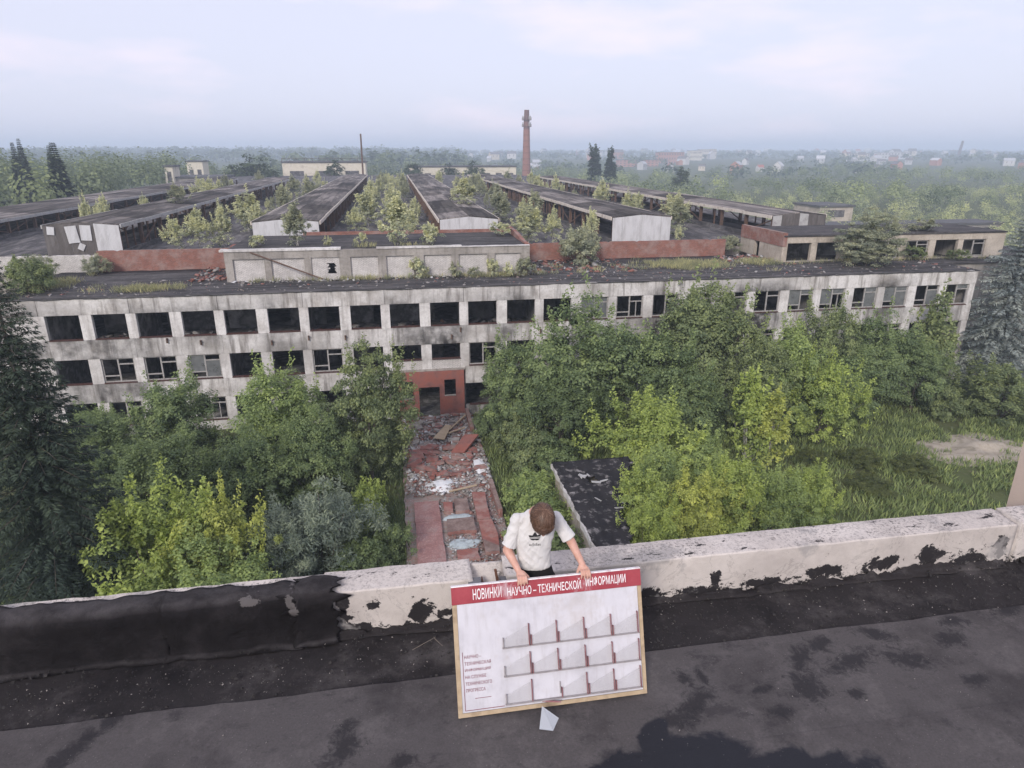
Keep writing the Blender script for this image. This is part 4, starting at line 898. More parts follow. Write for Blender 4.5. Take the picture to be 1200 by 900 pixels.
for k, (a, b) in enumerate((((3.2, 47.2, 0.45), (4.7, 49.8, 0.5)), ((2.4, 37.6, 0.32), (4.2, 38.1, 0.36)), ((3.1, 46.6, 0.42), (4.4, 47.3, 0.5)))):
    o = MB().beam(a, b, 0.12, 0.07).build('plank', MAT['wood']); tag(o, ('long plank pointing at the low brick wall on the rubble', 'plank lying crosswise above the upper red strip', 'short plank on the rubble near the beige board')[k], 'plank')
# annex with a black felt roof
annex = empty('annex', (10.6, 30.8, 0)); tag(annex, 'low annex with cracked black felt roof and pale ragged edge', 'building')
MAT['annexfelt'] = felt_mat('cracked_black_felt', (0.016, 0.016, 0.018), (0.036, 0.034, 0.036), (0.34, 0.32, 0.31), 0.8, (2.4, 0.35, 1))
MB().box(8.55, 9.6, 26.0, 35.0, 0, 2.75).build('wall', MAT['beige'], annex); MB().box(9.6, 12.7, 34.6, 35.0, 0, 2.75).build('wall', MAT['beige'], annex)
holes = ((9.75, 10.25, 32.2, 33.0), (10.9, 11.2, 29.0, 29.7))
V = []; F = []; na, nb = 50, 90; idm = {}
for j in range(nb+1):
    for i in range(na+1):
        x = 8.35 + 4.75*i/na; y = 25.9 + 9.3*j/nb
        if i == 0: x += 0.10*mnoise.noise((y*1.6, 3, 0)) + 0.05*mnoise.noise((y*7, 3, 0))
        if i == na: x += 0.25*mnoise.noise((y*1.1, 6, 0))
        V.append((x, y, 3.0 + 0.05*mnoise.noise((x*1.2, y*1.2, 0)) + 0.03*mnoise.noise((x*4, y*4, 2)) + (0.05 if abs(x-11.0) < 0.07 else 0)))
for j in range(nb):
    for i in range(na):
        a = j*(na+1)+i; x, y, z = V[a]
        if x > 10.3 + max(0, y-28.0)*0.40 + 0.5*mnoise.noise((x*1.2, y*1.2, 8)) + 0.25*mnoise.noise((x*4, y*4, 8)): continue
        if any(h[0] < x + 0.12*mnoise.noise((x*6, y*6, 1)) < h[1] and h[2] < y + 0.15*mnoise.noise((x*6, y*6, 5)) < h[3] for h in holes): continue
        F.append((a, a+1, a+na+2, a+na+1))
o = link('roof_felt', np_mesh('roof_felt', np.array(V)-np.array(wloc(annex)), F, MAT['annexfelt'], True), annex); md = o.modifiers.new('thick', 'SOLIDIFY'); md.thickness = 0.05; md.offset = -1
pts = [(8.36 + 0.16*mnoise.noise((yy*1.4, 8, 0)) - 0.06, yy) for yy in np.linspace(25.9, 35.1, 60)]
MB().prism(pts + [(8.56, 35.1), (8.56, 25.9)][::1], 2.62, 2.93).build('cornice', MAT['pier'], annex)
for k in range(9):
    x, y = r_.choice(((9.5, 32.9), (10.3, 32.2), (10.6, 32.4), (10.2, 31.6), (9.3, 30.4), (9.6, 30.2), (11.1, 29.8), (10.5, 29.3), (9.9, 33.2)))
    m = MB(); m.obox((x + r_.uniform(-.15, .15), y + r_.uniform(-.15, .15), 3.06), (r_.uniform(.15, .5), r_.uniform(.08, .25), 0.03), (r_.uniform(-.15, .15), r_.uniform(-.15, .15), r_.uniform(0, 3)), 0.4, r_); m.build('torn_felt', MAT['fascia_grey'], annex)
# sandy heap and verge
MAT['sand'] = simple('sandy_soil', [(0.25, 0.215, 0.165), (0.36, 0.32, 0.26), (0.17, 0.15, 0.105)], 0.9, 0.95, 6, 0.6, 5, 0.06)
V = []; F = []; n = 60; k = 10
for j in range(k+1):
    for i in range(n):
        a = 6.283*i/n; rr = j/k*(1 + 0.3*mnoise.noise((math.cos(a)*1.5, math.sin(a)*1.5, 4)) + 0.1*mnoise.noise((math.cos(a)*6, math.sin(a)*6, 4)))
        x, y = 40.6 + 5.2*math.cos(a)*rr, 38.2 + 2.9*math.sin(a)*rr
        V.append((x, y, 0.02 + 0.5*max(0, 1-j/k)*(0.5 + mnoise.noise((x*0.5, y*0.9, 1))) + 0.05*mnoise.noise((x*2, y*2, 0))*(1-j/k) - (0.06 if j == k else 0)))
for j in range(k):
    for i in range(n): F.append((j*n+i, (j+1)*n+i, (j+1)*n+(i+1) % n, j*n+(i+1) % n))
o = link('sandy_ground', np_mesh('sandy_ground', V, F, MAT['sand'], True)); tag(o, kind='structure')
V = [(x, y + 0.7*mnoise.noise((x*0.5, y, 0)), 0.02) for y in (27.0, 28.4, 29.4, 30.2) for x in np.linspace(22, 44, 60)]
F = [(j*60+i, j*60+i+1, (j+1)*60+i+1, (j+1)*60+i) for j in range(3) for i in range(59)]
o = link('verge', np_mesh('verge', V, F, MAT['sand'], True)); tag(o, kind='structure')
# ------------------------------------------------------------------ behind the hall
def chim():
    x, y = 81.0, 425.0; t = empty('brick_chimney', (x, y, 0)); tag(t, 'tall tapering red brick chimney with platforms near its top', 'chimney')
    q = NT('chimney_brick'); zz = q.xyz()[2]
    c = q.ramp(q.noise(0.6, 6, 0.7, q.map((1, 1, 3))), [(0.3, (0.23, 0.11, 0.085)), (0.7, (0.30, 0.155, 0.12))]); c = q.mix(q.ramp(q.math('MULTIPLY', q.math('SUBTRACT', zz, 34.0), 0.2), [(0.0, 0.0), (1.0, 0.65)]), c, (0.10, 0.075, 0.07)); m1 = q.done(c, 0.9)
    m = MB(); m.tube((x, y, 0), (x, y, 38.5), 2.75, 1.75, 28); m.tube((x, y, 38.5), (x, y, 43.9), 1.55, 1.5, 28); m.build('shaft', m1, t)
    for k in range(9): z = 6 + 3.4*k; rr = 2.75 - (2.75-1.75)*z/38.5; m = MB(); m.tube((x, y, z), (x, y, z+0.25), rr+0.06, rr+0.06, 28); m.build('iron_hoop', MAT['steel'], t)
    for z in (38.2, 34.5):
        m = MB(); m.tube((x, y, z), (x, y, z+0.25), 2.9, 2.9, 24); m.build('platform', MAT['steel'], t)
        for k in range(12):
            a = 6.283*k/12; m = MB(); m.tube((x+2.8*math.cos(a), y+2.8*math.sin(a), z+0.2), (x+2.8*math.cos(a), y+2.8*math.sin(a), z+1.6), 0.09); m.build('railing_post', MAT['steel'], t)
        for k in range(4): a = 6.283*k/4+0.4; m = MB(); m.box(x+2.7*math.cos(a)-0.25, x+2.7*math.cos(a)+0.25, y+2.7*math.sin(a)-0.2, y+2.7*math.sin(a)+0.2, z+0.4, z+2.5); m.build('antenna', MAT['fascia_grey'], t)
chim()
MAT['yellow'] = simple('yellowish_plaster', [(0.54, 0.50, 0.40), (0.62, 0.58, 0.48), (0.44, 0.40, 0.32)], 0.4, 0.9)
MAT['darkroof'] = simple('dark_flat_roof', [(0.07, 0.07, 0.075), (0.11, 0.11, 0.11)], 0.5, 0.9)
def block(name, x0, x1, y0, y1, h, label, wall, cols, rows, roof='flat', rail=False, rmat=None, gap=0.25):
    t = empty(name, ((x0+x1)/2, y0, 0)); tag(t, label, 'building')
    MB().box(x0, x1, y0, y1, -3, h).build('wall', wall, t)
    if roof == 'flat': MB().box(x0-0.4, x1+0.4, y0-0.4, y1+0.4, h, h+0.5).build('roof', rmat or MAT['darkroof'], t)
    else:
        xm = (y0+y1)/2; rz = h + roof; m = MB(); m.add([(x0-.5, y0-.5, h), (x1+.5, y0-.5, h), (x1+.5, y1+.5, h), (x0-.5, y1+.5, h), (x0-.5, xm, rz), (x1+.5, xm, rz)], [(0,1,5,4), (2,3,4,5), (0,4,3), (1,2,5), (0,3,2,1)]); m.build('roof', rmat or MAT['darkroof'], t)
    w = (x1-x0)/max(1, cols)
    for r in range(rows):
        for c in range(cols):
            z0 = h*(r+0.35)/rows; z1 = h*(r+0.8)/rows; MB().box(x0+w*(c+gap), x0+w*(c+1-gap), y0-0.06, y0+0.1, z0, z1).build('window', MAT['felt_dark'], t)
    if rail:
        for k in range(12): xx = x0 + (x1-x0)*k/11; MB().tube((xx, y0, h+0.5), (xx, y0, h+1.7), 0.07, 0.07, 5).build('railing_post', MAT['steel'], t)
        MB().tube((x0, y0, h+1.7), (x1, y0, h+1.7), 0.07, 0.07, 5).build('railing', MAT['steel'], t)
    return t
block('factory_building', -44, -10.8, 300, 318, 16.1, 'long pale yellow flat building behind the hall with a roof rail', MAT['yellow'], 3, 1, rail=True)
block('factory_building', 8, 58, 330, 345, 13.6, 'long low yellowish building behind the hall beside the chimney', MAT['yellow'], 9, 1)
block('factory_building', -77.2, -74.6, 260, 268, 15.4, 'narrow cream tower wall at the far end of the left lantern', MAT['yellow'], 1, 2)
block('factory_building', -88.6, -82, 330, 340, 16.2, 'small white box building before the wood at left', MAT['yellow'], 2, 1)
block('factory_building', -78, -60, 262, 285, 11.6, 'low dark roofed shed right of the narrow cream tower', MAT['cap'], 5, 1)
block('shed', 126, 137, 190, 204, 4.6, 'low beige shed with dark roof beyond the right lantern', MAT['beige'], 1, 1)
block('shed', 100, 150, 150, 158, 3.2, 'long low flat roof overgrown by thicket on the right', MAT['cap'], 8, 1)
t = MB(); t.tube((-9.7, 240, 0), (-9.5, 240, 25.9), 0.34, 0.26, 10); tag(t.build('metal_flue', MAT['steel'], None), 'thin dark metal flue standing behind the hall', 'flue')
t = MB(); t.tube((1158, 1300, 0), (1163, 1300, 42), 3.4, 2.2, 12); tag(t.build('leaning_chimney', MAT['steel'], None), 'far thin dark chimney at right on the horizon', 'chimney')
tree('poplar', 96.3, 330, -2, 25.0, 3.0, (0.06, 0.09, 0.065), 'poplar_tree', 'left of two dark poplars right of the brick chimney', 'tree')
tree('poplar', 104.2, 330, -2, 23.0, 2.9, (0.06, 0.09, 0.065), 'poplar_tree', 'right of two dark poplars right of the brick chimney', 'tree')
tree('farspruce', -72.5, 170, 0, 22.6, 5.0, (0.045, 0.068, 0.05), 'spruce_tree', 'dark pointed spruce in front of the left wood', 'tree')
for k, (x, y, h) in enumerate(((-93, 200, 24.6), (-97, 205, 23.8), (-89, 206, 23.0), (-103, 202, 24.2))):
    tree('farspruce', x, y, 0, h-0.8, 3.4, (0.06, 0.085, 0.065), 'spruce_tree', ('tallest dark conifer in the clump at far left', 'second dark conifer from left in the far left clump', 'dark conifer at the right end of the far left clump', 'leftmost dark conifer of the clump at far left')[k], 'tree', 'conifers at far left')
for x, y, h, lab in ((-58, 292, 19.5, 'left of two bushy trees beside the pale yellow building'), (-52, 296, 18.5, 'right of two bushy trees beside the pale yellow building'), (-22, 292, 16.6, 'round tree in front of the pale yellow building'), (10, 322, 16.8, 'dark tree behind the middle lantern, left of the chimney'), (38, 322, 16.5, 'round tree left of the brick chimney base'), (26, 325, 15.6, 'smaller tree between middle lantern and chimney'), (128, 300, 13.5, 'dark tree right of the two poplars'), (-46, 280, 15, 'lower tree left of the pale yellow building')):
    tree('fartree', x, y, -1, h+1, h*0.32, (0.07, 0.10, 0.05), 'distant_tree', lab, 'tree')

# ------------------------------------------------------------------ woods and thickets (masses nobody could count)
def wood(name, pos, hts, K, color, label, seed, wr=0.30, leaf=0.10, base=0.12):
    r = np.random.default_rng(seed); pos = np.asarray(pos, float); h = np.asarray(hts, float); n = len(pos)
    D = sph(r, n*K).reshape(n, K, 3); D[..., 2] = np.where(r.random((n, K)) < 0.2, D[..., 2], np.abs(D[..., 2]))
    lob = 1 + 0.28*np.sin(3*np.arctan2(D[..., 1], D[..., 0]) + r.uniform(0, 6, (n, 1)) + 4*D[..., 2])
    rr = r.random((n, K))**0.3*lob
    C = pos[:, None, :] + np.stack([D[..., 0]*rr*(h*wr)[:, None], D[..., 1]*rr*(h*wr)[:, None], (h*(0.5+base/2))[:, None] + D[..., 2]*rr*(h*(0.5-base/2))[:, None]], -1)
    Nn = unit(D + np.array([0, 0, 0.5]) + 0.6*sph(r, n*K).reshape(D.shape)); A = unit(np.cross(Nn, sph(r, n*K).reshape(D.shape)))*(h*leaf)[:, None, None]*r.uniform(0.6, 1.4, (n, K, 1))
    tint = np.repeat(r.normal(0.42, 0.17, n), K) + r.normal(0, 0.10, n*K) + 0.12*D[..., 2].ravel()
    V, F = leaf_quads(C.reshape(-1, 3), A.reshape(-1, 3), Nn.reshape(-1, 3), 0.42)
    o = link(name, np_mesh(name, V, F, MAT['leaf'], False, np.clip(tint, 0, 1))); o.color = (*color, 1); tag(o, label, 'woodland', None, 'stuff'); return o
r_ = np.random.default_rng(21)
pos = []; ht = []
for k in range(330):
    y = r_.uniform(120, 420); x = r_.uniform(-0.86*y-60, -66 - 0.10*(y-120)); pos.append((x, y, terrain(x, y)-0.5)); ht.append(r_.uniform(13.0, 19.0) + 0.012*(y-120) + (2.0 if x < -0.5*y else 0))
wood('left_wood', pos, ht, 430, (0.19, 0.235, 0.13), 'mixed green wood along the left behind the hall', 1, 0.30, 0.047)
pos = []; ht = []
for k in range(600):
    y = r_.uniform(95, 330); x = r_.uniform(56, 56 + 0.95*y); pos.append((x, y, terrain(x, y)-0.3)); ht.append(r_.uniform(4.0, 8.5))
wood('birch_thicket', pos, ht, 175, (0.38, 0.42, 0.23), 'pale birch thicket beyond the hall on the right', 2, 0.30, 0.065)
pos = []; ht = []
for k in range(700):
    y = r_.uniform(240, 640); x = r_.uniform(75, 90 + 1.15*y)
    if mnoise.noise((x/70.0, y/90.0, 3.3)) < -0.10: continue
    pos.append((x, y, terrain(x, y)-0.5)); ht.append(r_.uniform(8, 13.5))
wood('valley_wood', pos, ht, 190, (0.24, 0.29, 0.16), 'green trees filling the valley on the right', 3, 0.36, 0.075)
pos = []; ht = []
for k in range(260):
    x = r_.uniform(-130, 80); y = r_.uniform(350, 700); pos.append((x, y, terrain(x, y)-0.5)); ht.append(r_.uniform(9, 14.5))
wood('rear_wood', pos, ht, 130, (0.17, 0.21, 0.12), 'hazy trees behind the far end of the hall', 4, 0.34, 0.10)
pos = []; ht = []
for k in range(5200):
    y = 560 + 2100*r_.random()**0.85; x = r_.uniform(-0.95*y, 1.15*y)
    town = x > 0.12*y and 600 < y < 2100
    if town and (mnoise.noise((x/130.0, y/170.0, 0.5)) < 0.02): continue
    if not town and mnoise.noise((x/160.0, y/260.0, 7.7)) < -0.22: continue
    pos.append((x, y, terrain(x, y)-0.5)); ht.append(r_.uniform(9, 17)*(1.25 if x < 0.1*y else 0.85)*(1 + 0.2*(y > 1700)))
wood('distant_woods', pos, ht, 38, (0.13, 0.17, 0.105), 'blue hazy woods stretching to the horizon', 5, 0.55, 0.26)

# ------------------------------------------------------------------ the distant town
HW = [simple('house_white', [(0.50, 0.49, 0.47), (0.58, 0.57, 0.55)], 0.3), simple('house_brick', [(0.36, 0.18, 0.13), (0.42, 0.22, 0.16)], 0.3), simple('house_beige', [(0.52, 0.46, 0.36), (0.60, 0.54, 0.45)], 0.3), simple('house_grey', [(0.38, 0.38, 0.38), (0.46, 0.46, 0.46)], 0.3)]
HR = [simple('roof_grey', [(0.38, 0.39, 0.41), (0.48, 0.49, 0.51)], 0.3), simple('roof_red', [(0.32, 0.11, 0.08), (0.38, 0.14, 0.10)], 0.3), simple('roof_dark', [(0.13, 0.12, 0.12), (0.18, 0.17, 0.17)], 0.3), simple('roof_pale', [(0.48, 0.49, 0.51), (0.55, 0.56, 0.57)], 0.3)]
WN, RN = ('white', 'brick', 'beige', 'grey'), ('grey', 'red', 'dark', 'pale')
hm = {}
def house_mesh(w, d, h, rz, a, b):
    key = (w, d, h, rz, a, b)
    if key not in hm:
        m = MB(); m.box(-w/2, w/2, -d/2, d/2, -2, h); m.add([(-w/2, -d/2, h), (-w/2, d/2, h), (-w/2, 0, h+rz-0.1), (w/2, -d/2, h), (w/2, d/2, h), (w/2, 0, h+rz-0.1)], [(0, 2, 1), (3, 4, 5)])
        r = MB(); r.add([(-w/2-.4, -d/2-.4, h-.1), (w/2+.4, -d/2-.4, h-.1), (w/2+.4, 0, h+rz), (-w/2-.4, 0, h+rz), (-w/2-.4, d/2+.4, h-.1), (w/2+.4, d/2+.4, h-.1)], [(0, 1, 2, 3), (3, 2, 5, 4)])
        wn_ = MB()
        for s in (-1, 1): wn_.box(s*w*0.22-0.6, s*w*0.22+0.6, -d/2-0.05, -d/2+0.05, h*0.35, h*0.8)
        hm[key] = (m.mesh('wall', HW[a]), r.mesh('roof', HR[b]), wn_.mesh('window', MAT['felt_dark']))
    return hm[key]
rh = random.Random(4); nh = 0
while nh < 110:
    y = 420 + 1900*rh.random()**1.1; x = rh.uniform(0.10*y, 1.12*y)
    if y < 640: continue
    a, b = rh.choices((0, 1, 2, 3), (3, 2, 3, 3))[0], rh.choices((0, 1, 2, 3), (4, 2, 4, 1))[0]; s = rh.choice((0.6, 0.75, 0.95)) * (1 + 0.35*(y > 1200)); vr = rh.choice(((9, 8, 5, 4), (12, 9, 6, 4.5), (16, 10, 7, 4)))
    wm_, rm_, nm_ = house_mesh(*vr, a, b); o = empty('house', (x, y, terrain(x, y) + (4.0 if y < 1100 else 6.0)), (0, 0, rh.uniform(-0.8, 0.8) + (1.57 if rh.random() < 0.3 else 0))); o.scale = (s, s, s)
    link('wall', wm_, o); link('roof', rm_, o); link('window', nm_, o)
    tag(o, f'distant town house with {WN[a]} walls and {RN[b]} roof among the trees', 'house', f'distant houses with {WN[a]} walls and {RN[b]} roofs'); nh += 1
for x, y, w, h, lab, mt in ((450, 1100, 44, 17, 'large orange brick block standing out in the distant town', HW[1]), (352, 980, 60, 9, 'long low brick block left of the orange one in the distant town', HW[1]), (820, 1150, 50, 13, 'long pale block in the right part of the distant town', HW[0]), (700, 1500, 40, 20, 'small beige block farther back in the distant town', HW[2]), (1010, 1300, 70, 13, 'long white block at the right edge of the distant town', HW[0]), (560, 1250, 24, 18, 'narrow yellowish block in the middle of the distant town', MAT['yellow'])):
    block('town_block', x-w/2, x+w/2, y, y+14, h + terrain(x, y), lab, mt, 10, 3)

# ------------------------------------------------------------------ air: a thin even haze round everything
q = bpy.data.materials.new('haze_air'); q.use_nodes = True; nt = q.node_tree; nt.nodes.clear()
mo = nt.nodes.new('ShaderNodeOutputMaterial'); pv = nt.nodes.new('ShaderNodeVolumePrincipled')
pv.inputs['Color'].default_value = (0.72, 0.84, 1.0, 1); pv.inputs['Density'].default_value = 0.00062; pv.inputs['Anisotropy'].default_value = 0.0
nt.links.new(pv.outputs[0], mo.inputs['Volume'])
hz = MB().box(-3950, 4400, -420, 4400, -12, 66).build('haze', q, None); tag(hz, 'thin pale haze filling the air', 'haze', None, 'stuff')
# ------------------------------------------------------------------ the roof in the foreground
def stain(q, patches, soft=0.9, axes=(0, 1)):
    """one mask from a list of stains (x, y, rx, ry, rot): 1 in the middle, falling to 0 at the rim, edges torn by noise"""
    best = None; xyz = q.xyz()
    for x, y, rx, ry, rt in patches:
        dx = q.math('SUBTRACT', xyz[axes[0]], float(x)); dy = q.math('SUBTRACT', xyz[axes[1]], float(y)); c, s_ = math.cos(rt), math.sin(rt)
        u = q.math('ADD', q.math('MULTIPLY', dx, c/rx), q.math('MULTIPLY', dy, s_/rx)); v = q.math('ADD', q.math('MULTIPLY', dx, -s_/ry), q.math('MULTIPLY', dy, c/ry))
        d = q.math('SUBTRACT', 1.0, q.math('SQRT', q.math('ADD', q.math('MULTIPLY', u, u), q.math('MULTIPLY', v, v))))
        best = d if best is None else q.math('MAXIMUM', best, d)
    return q.math('MAXIMUM', best, -1.0)
def roof_mat(name, a, b, spots, lightf, patches=()):
    q = NT(name)
    c = q.ramp(q.noise(1.3, 7, 0.68), [(0.3, a), (0.52, b), (0.75, b)])
    c = q.mix(q.math('MULTIPLY', q.ramp(q.noise(3.2, 8, 0.72, q.map((1, 1.6, 1))), [(0.56, 0.0), (0.66, 1.0)]), spots), c, (0.04, 0.037, 0.040))
    c = q.mix(q.math('MULTIPLY', q.ramp(q.noise(2.1, 8, 0.75), [(0.52, 0.0), (0.74, 1.0)]), lightf), c, (0.19, 0.175, 0.17))
    if patches:
        m = q.math('ADD', stain(q, patches), q.math('MULTIPLY', q.math('SUBTRACT', q.noise(11, 10, 0.78, None, 0.8), 0.5), 3.8))
        c = q.mix(q.math('MULTIPLY', q.ramp(m, [(0.0, 0.0), (0.6, 1.0)]), 0.86), c, (0.026, 0.025, 0.028))
        wet = q.math('ADD', stain(q, PUD), q.math('MULTIPLY', q.math('SUBTRACT', q.noise(4.5, 8, 0.62, None, 0.5), 0.5), 1.5))
        wet = q.ramp(wet, [(0.0, 0.0), (0.22, 1.0)])
    c = q.mix(0.5, c, q.ramp(q.noise(55, 4, 0.7), [(0.3, 0.55), (0.62, 1.0)]), 'MULTIPLY')
    rg = 0.82
    if patches: c = q.mix(wet, c, (0.017, 0.018, 0.023)); rg = q.ramp(wet, [(0.0, 0.82), (1.0, 0.38)])
    c = q.mix(q.math('MULTIPLY', q.ramp(q.voro(26.0).outputs[0], [(0.05, 1.0), (0.09, 0.0)]), 0.35), c, (0.36, 0.34, 0.32))
    q.bump(q.noise(70, 6, 0.75), 0.5, 0.006); q.b.inputs['Specular IOR Level'].default_value = 0.15
    return q.done(c, rg)
PUD = [(1.75, 3.24, .66, .26, -0.12), (2.45, 3.02, .75, .24, -0.15), (1.32, 3.30, .30, .13, 0.3), (2.2, 2.9, .9, .25, 0), (1.6, 3.5, .2, .1, .8)]
TAR = [(-2.42, 4.05, .10, .35, -0.55), (-2.25, 4.3, .09, .2, -0.5), (1.86, 3.62, .22, .12, .1), (2.62, 3.55, .13, .08, 0), (2.06, 4.0, .07, .12, .2), (2.2, 3.98, .05, .12, 0), (2.05, 3.75, .30, .11, .6), (3.1, 4.05, .22, .12, .9), (3.35, 4.17, .17, .10, .3), (3.9, 4.2, .22, .10, -.6), (3.95, 3.9, .24, .14, -.4), (4.5, 4.05, .18, .13, .4), (2.95, 3.75, .22, .18, .5), (3.3, 3.62, .09, .07, 0), (4.3, 3.6, .15, .08, 0), (-0.55, 3.95, .13, .08, .5), (-0.55, 3.76, .20, .13, .7), (4.7, 4.24, .2, .08, 0), (2.6, 3.78, .14, .06, .3), (-0.15, 3.6, .11, .08, .2), (5.3, 4.3, .2, .1, .2), (3.5, 3.95, .35, .12, .3)]
MAT['newfelt'] = roof_mat('grey_roofing_sheet', (0.046, 0.042, 0.043), (0.086, 0.079, 0.079), 0.7, 0.5, TAR)
MAT['oldfelt'] = roof_mat('blackened_gravelly_felt', (0.012, 0.011, 0.0125), (0.030, 0.027, 0.028), 0.3, 0.42)
MAT['tar'] = simple('bitumen_stain', [(0.022, 0.021, 0.024), (0.036, 0.034, 0.037)], 3, 0.75, 5, 0.3, 60, 0.004)
MAT['wet'] = simple('wet_bitumen', [(0.013, 0.014, 0.019), (0.020, 0.021, 0.026)], 2, 0.42, 4, 0.15, 40, 0.003)
roof = empty('flat_roof', (0, 0, ROOF)); tag(roof, kind='structure')
V = []; F = []; nr, mr = 150, 60
for j in range(mr+1):
    for i in range(nr+1):
        x = -7 + 16*i/nr; y = -4 + 9.0*j/mr; V.append((x, y, -0.012 + 0.006*mnoise.noise((x*2, y*2, 0)) + (0.012*mnoise.noise((x*5, y*5, 3)) if y > 4.3 else 0)))
for j in range(mr):
    for i in range(nr): a = j*(nr+1)+i; F.append((a, a+1, a+nr+2, a+nr+1))
link('old_felt', np_mesh('old_felt', V, F, MAT['oldfelt'], True), roof)
def edge_y(x): return 4.335 + 0.018*mnoise.noise((x*1.3, 0, 5)) + 0.008*mnoise.noise((x*7, 0, 5))
def felt_sheet(x0, x1, y0, y1f, z):
    n = max(4, int((x1-x0)/0.06)); pts = [(x0 + (x1-x0)*i/n, y0) for i in range(n+1)] + [(x1 - (x1-x0)*i/n, y1f(x1 - (x1-x0)*i/n)) for i in range(n+1)]
    return MB().prism(pts, ROOF + z - 0.006, ROOF + z).build('felt_sheet', MAT['newfelt'], roof)
felt_sheet(-7, -2.05, 3.32, edge_y, 0.010); felt_sheet(-2.09, 9, 3.32, edge_y, 0.0135)
felt_sheet(-7, 0.9, 2.3, lambda x: 3.36 + 0.01*mnoise.noise((x, 2, 0)), 0.0165); felt_sheet(0.88, 9, 2.3, lambda x: 3.35 + 0.01*mnoise.noise((x, 4, 0)), 0.0190)
felt_sheet(-7, 9, -4, lambda x: 2.34, 0.024)
def blob(name, cx_, cy_, rx, ry, rot, mat, seed, z=0.0205, parent=roof, rough=0.35):
    pts = []; n = 260
    for i in range(n):
        a = 6.2832*i/n; c, s = math.cos(a), math.sin(a)
        k = 1 + rough*mnoise.noise((c*1.4, s*1.4, seed)) + rough*0.7*mnoise.noise((c*4, s*4, seed+3)) + 0.45*rough*mnoise.noise((c*11, s*11, seed+7)) + 0.25*rough*mnoise.noise((c*31, s*31, seed+9))
        x, y = c*rx*k, s*ry*k; pts.append((cx_ + x*math.cos(rot) - y*math.sin(rot), cy_ + x*math.sin(rot) + y*math.cos(rot)))
    return MB().prism(pts, ROOF + z - 0.002, ROOF + z).build(name, mat, parent)
# chips and grit along the parapet
def grit(name, n, box, smin, smax, mat, label, seed, bias=None):
    rr = random.Random(seed); m = MB()
    for k in range(n):
        x, y = rr.uniform(box[0], box[1]), rr.uniform(box[2], box[3]); s = smin + (smax-smin)*rr.random()**3
        m.obox((x, y, ROOF + 0.018 + s*0.15), (s, s*rr.uniform(.4, 1), s*rr.uniform(.2, .6)), (rr.uniform(-.6, .6), rr.uniform(-.6, .6), rr.uniform(0, 6.3)), 0.5, rr)
    tag(m.build(name, mat), label, 'debris', None, 'stuff')
MAT['chip'] = simple('plaster_chips', [(0.14, 0.13, 0.12), (0.34, 0.31, 0.29)], 30, 0.9)
MAT['blackchip'] = simple('bitumen_crumbs', [(0.018, 0.017, 0.017), (0.05, 0.046, 0.044)], 30, 0.9)
grit('plaster_chips', 420, (-0.9, 7.0, 4.34, 4.97), 0.003, 0.012, MAT['chip'], 'tiny pale plaster chips in the dark strip along the parapet', 1)
grit('plaster_chips', 160, (-3.6, -0.9, 4.34, 4.75), 0.003, 0.013, MAT['chip'], 'tiny pale chips at the foot of the felt covered parapet', 3)
grit('bitumen_crumbs', 2200, (-3.6, 7.0, 4.34, 4.97), 0.004, 0.022, MAT['blackchip'], 'dark bitumen crumbs in the strip along the parapet', 2)
grit('roof_chips', 90, (-3.2, 6.0, 2.9, 4.34), 0.003, 0.012, MAT['chip'], 'few pale specks scattered on the grey roofing', 5)
MAT['twig'] = simple('dry_twig', [(0.14, 0.12, 0.10), (0.22, 0.19, 0.16)], 9, 0.9)
for k, (p, q_) in enumerate((((-0.05, 4.66), (0.15, 4.78)), ((0.14, 4.77), (0.20, 4.66)))):
    o = MB().tube((p[0], p[1], ROOF+0.03), (q_[0], q_[1], ROOF+0.035), 0.003, 0.002, 5).build('twig', MAT['twig']); tag(o, ('longer dry twig on the dark strip left of the board', 'short dry twig crossing the longer one left of the board', 'dry straw standing by the felt covered parapet', 'tiny straw on a tar stain at the right', 'bent straw in the grit at left', 'flat straw before the felt covered parapet')[k], 'twig')
# own building below the roof
own = empty('own_building', (1, 2, 0)); tag(own, 'flat roofed building on whose roof the person stands', 'building')
MB().box(-7, 9, -4, 5.28, 0, ROOF-0.06).build('wall', MAT['cap'], own)

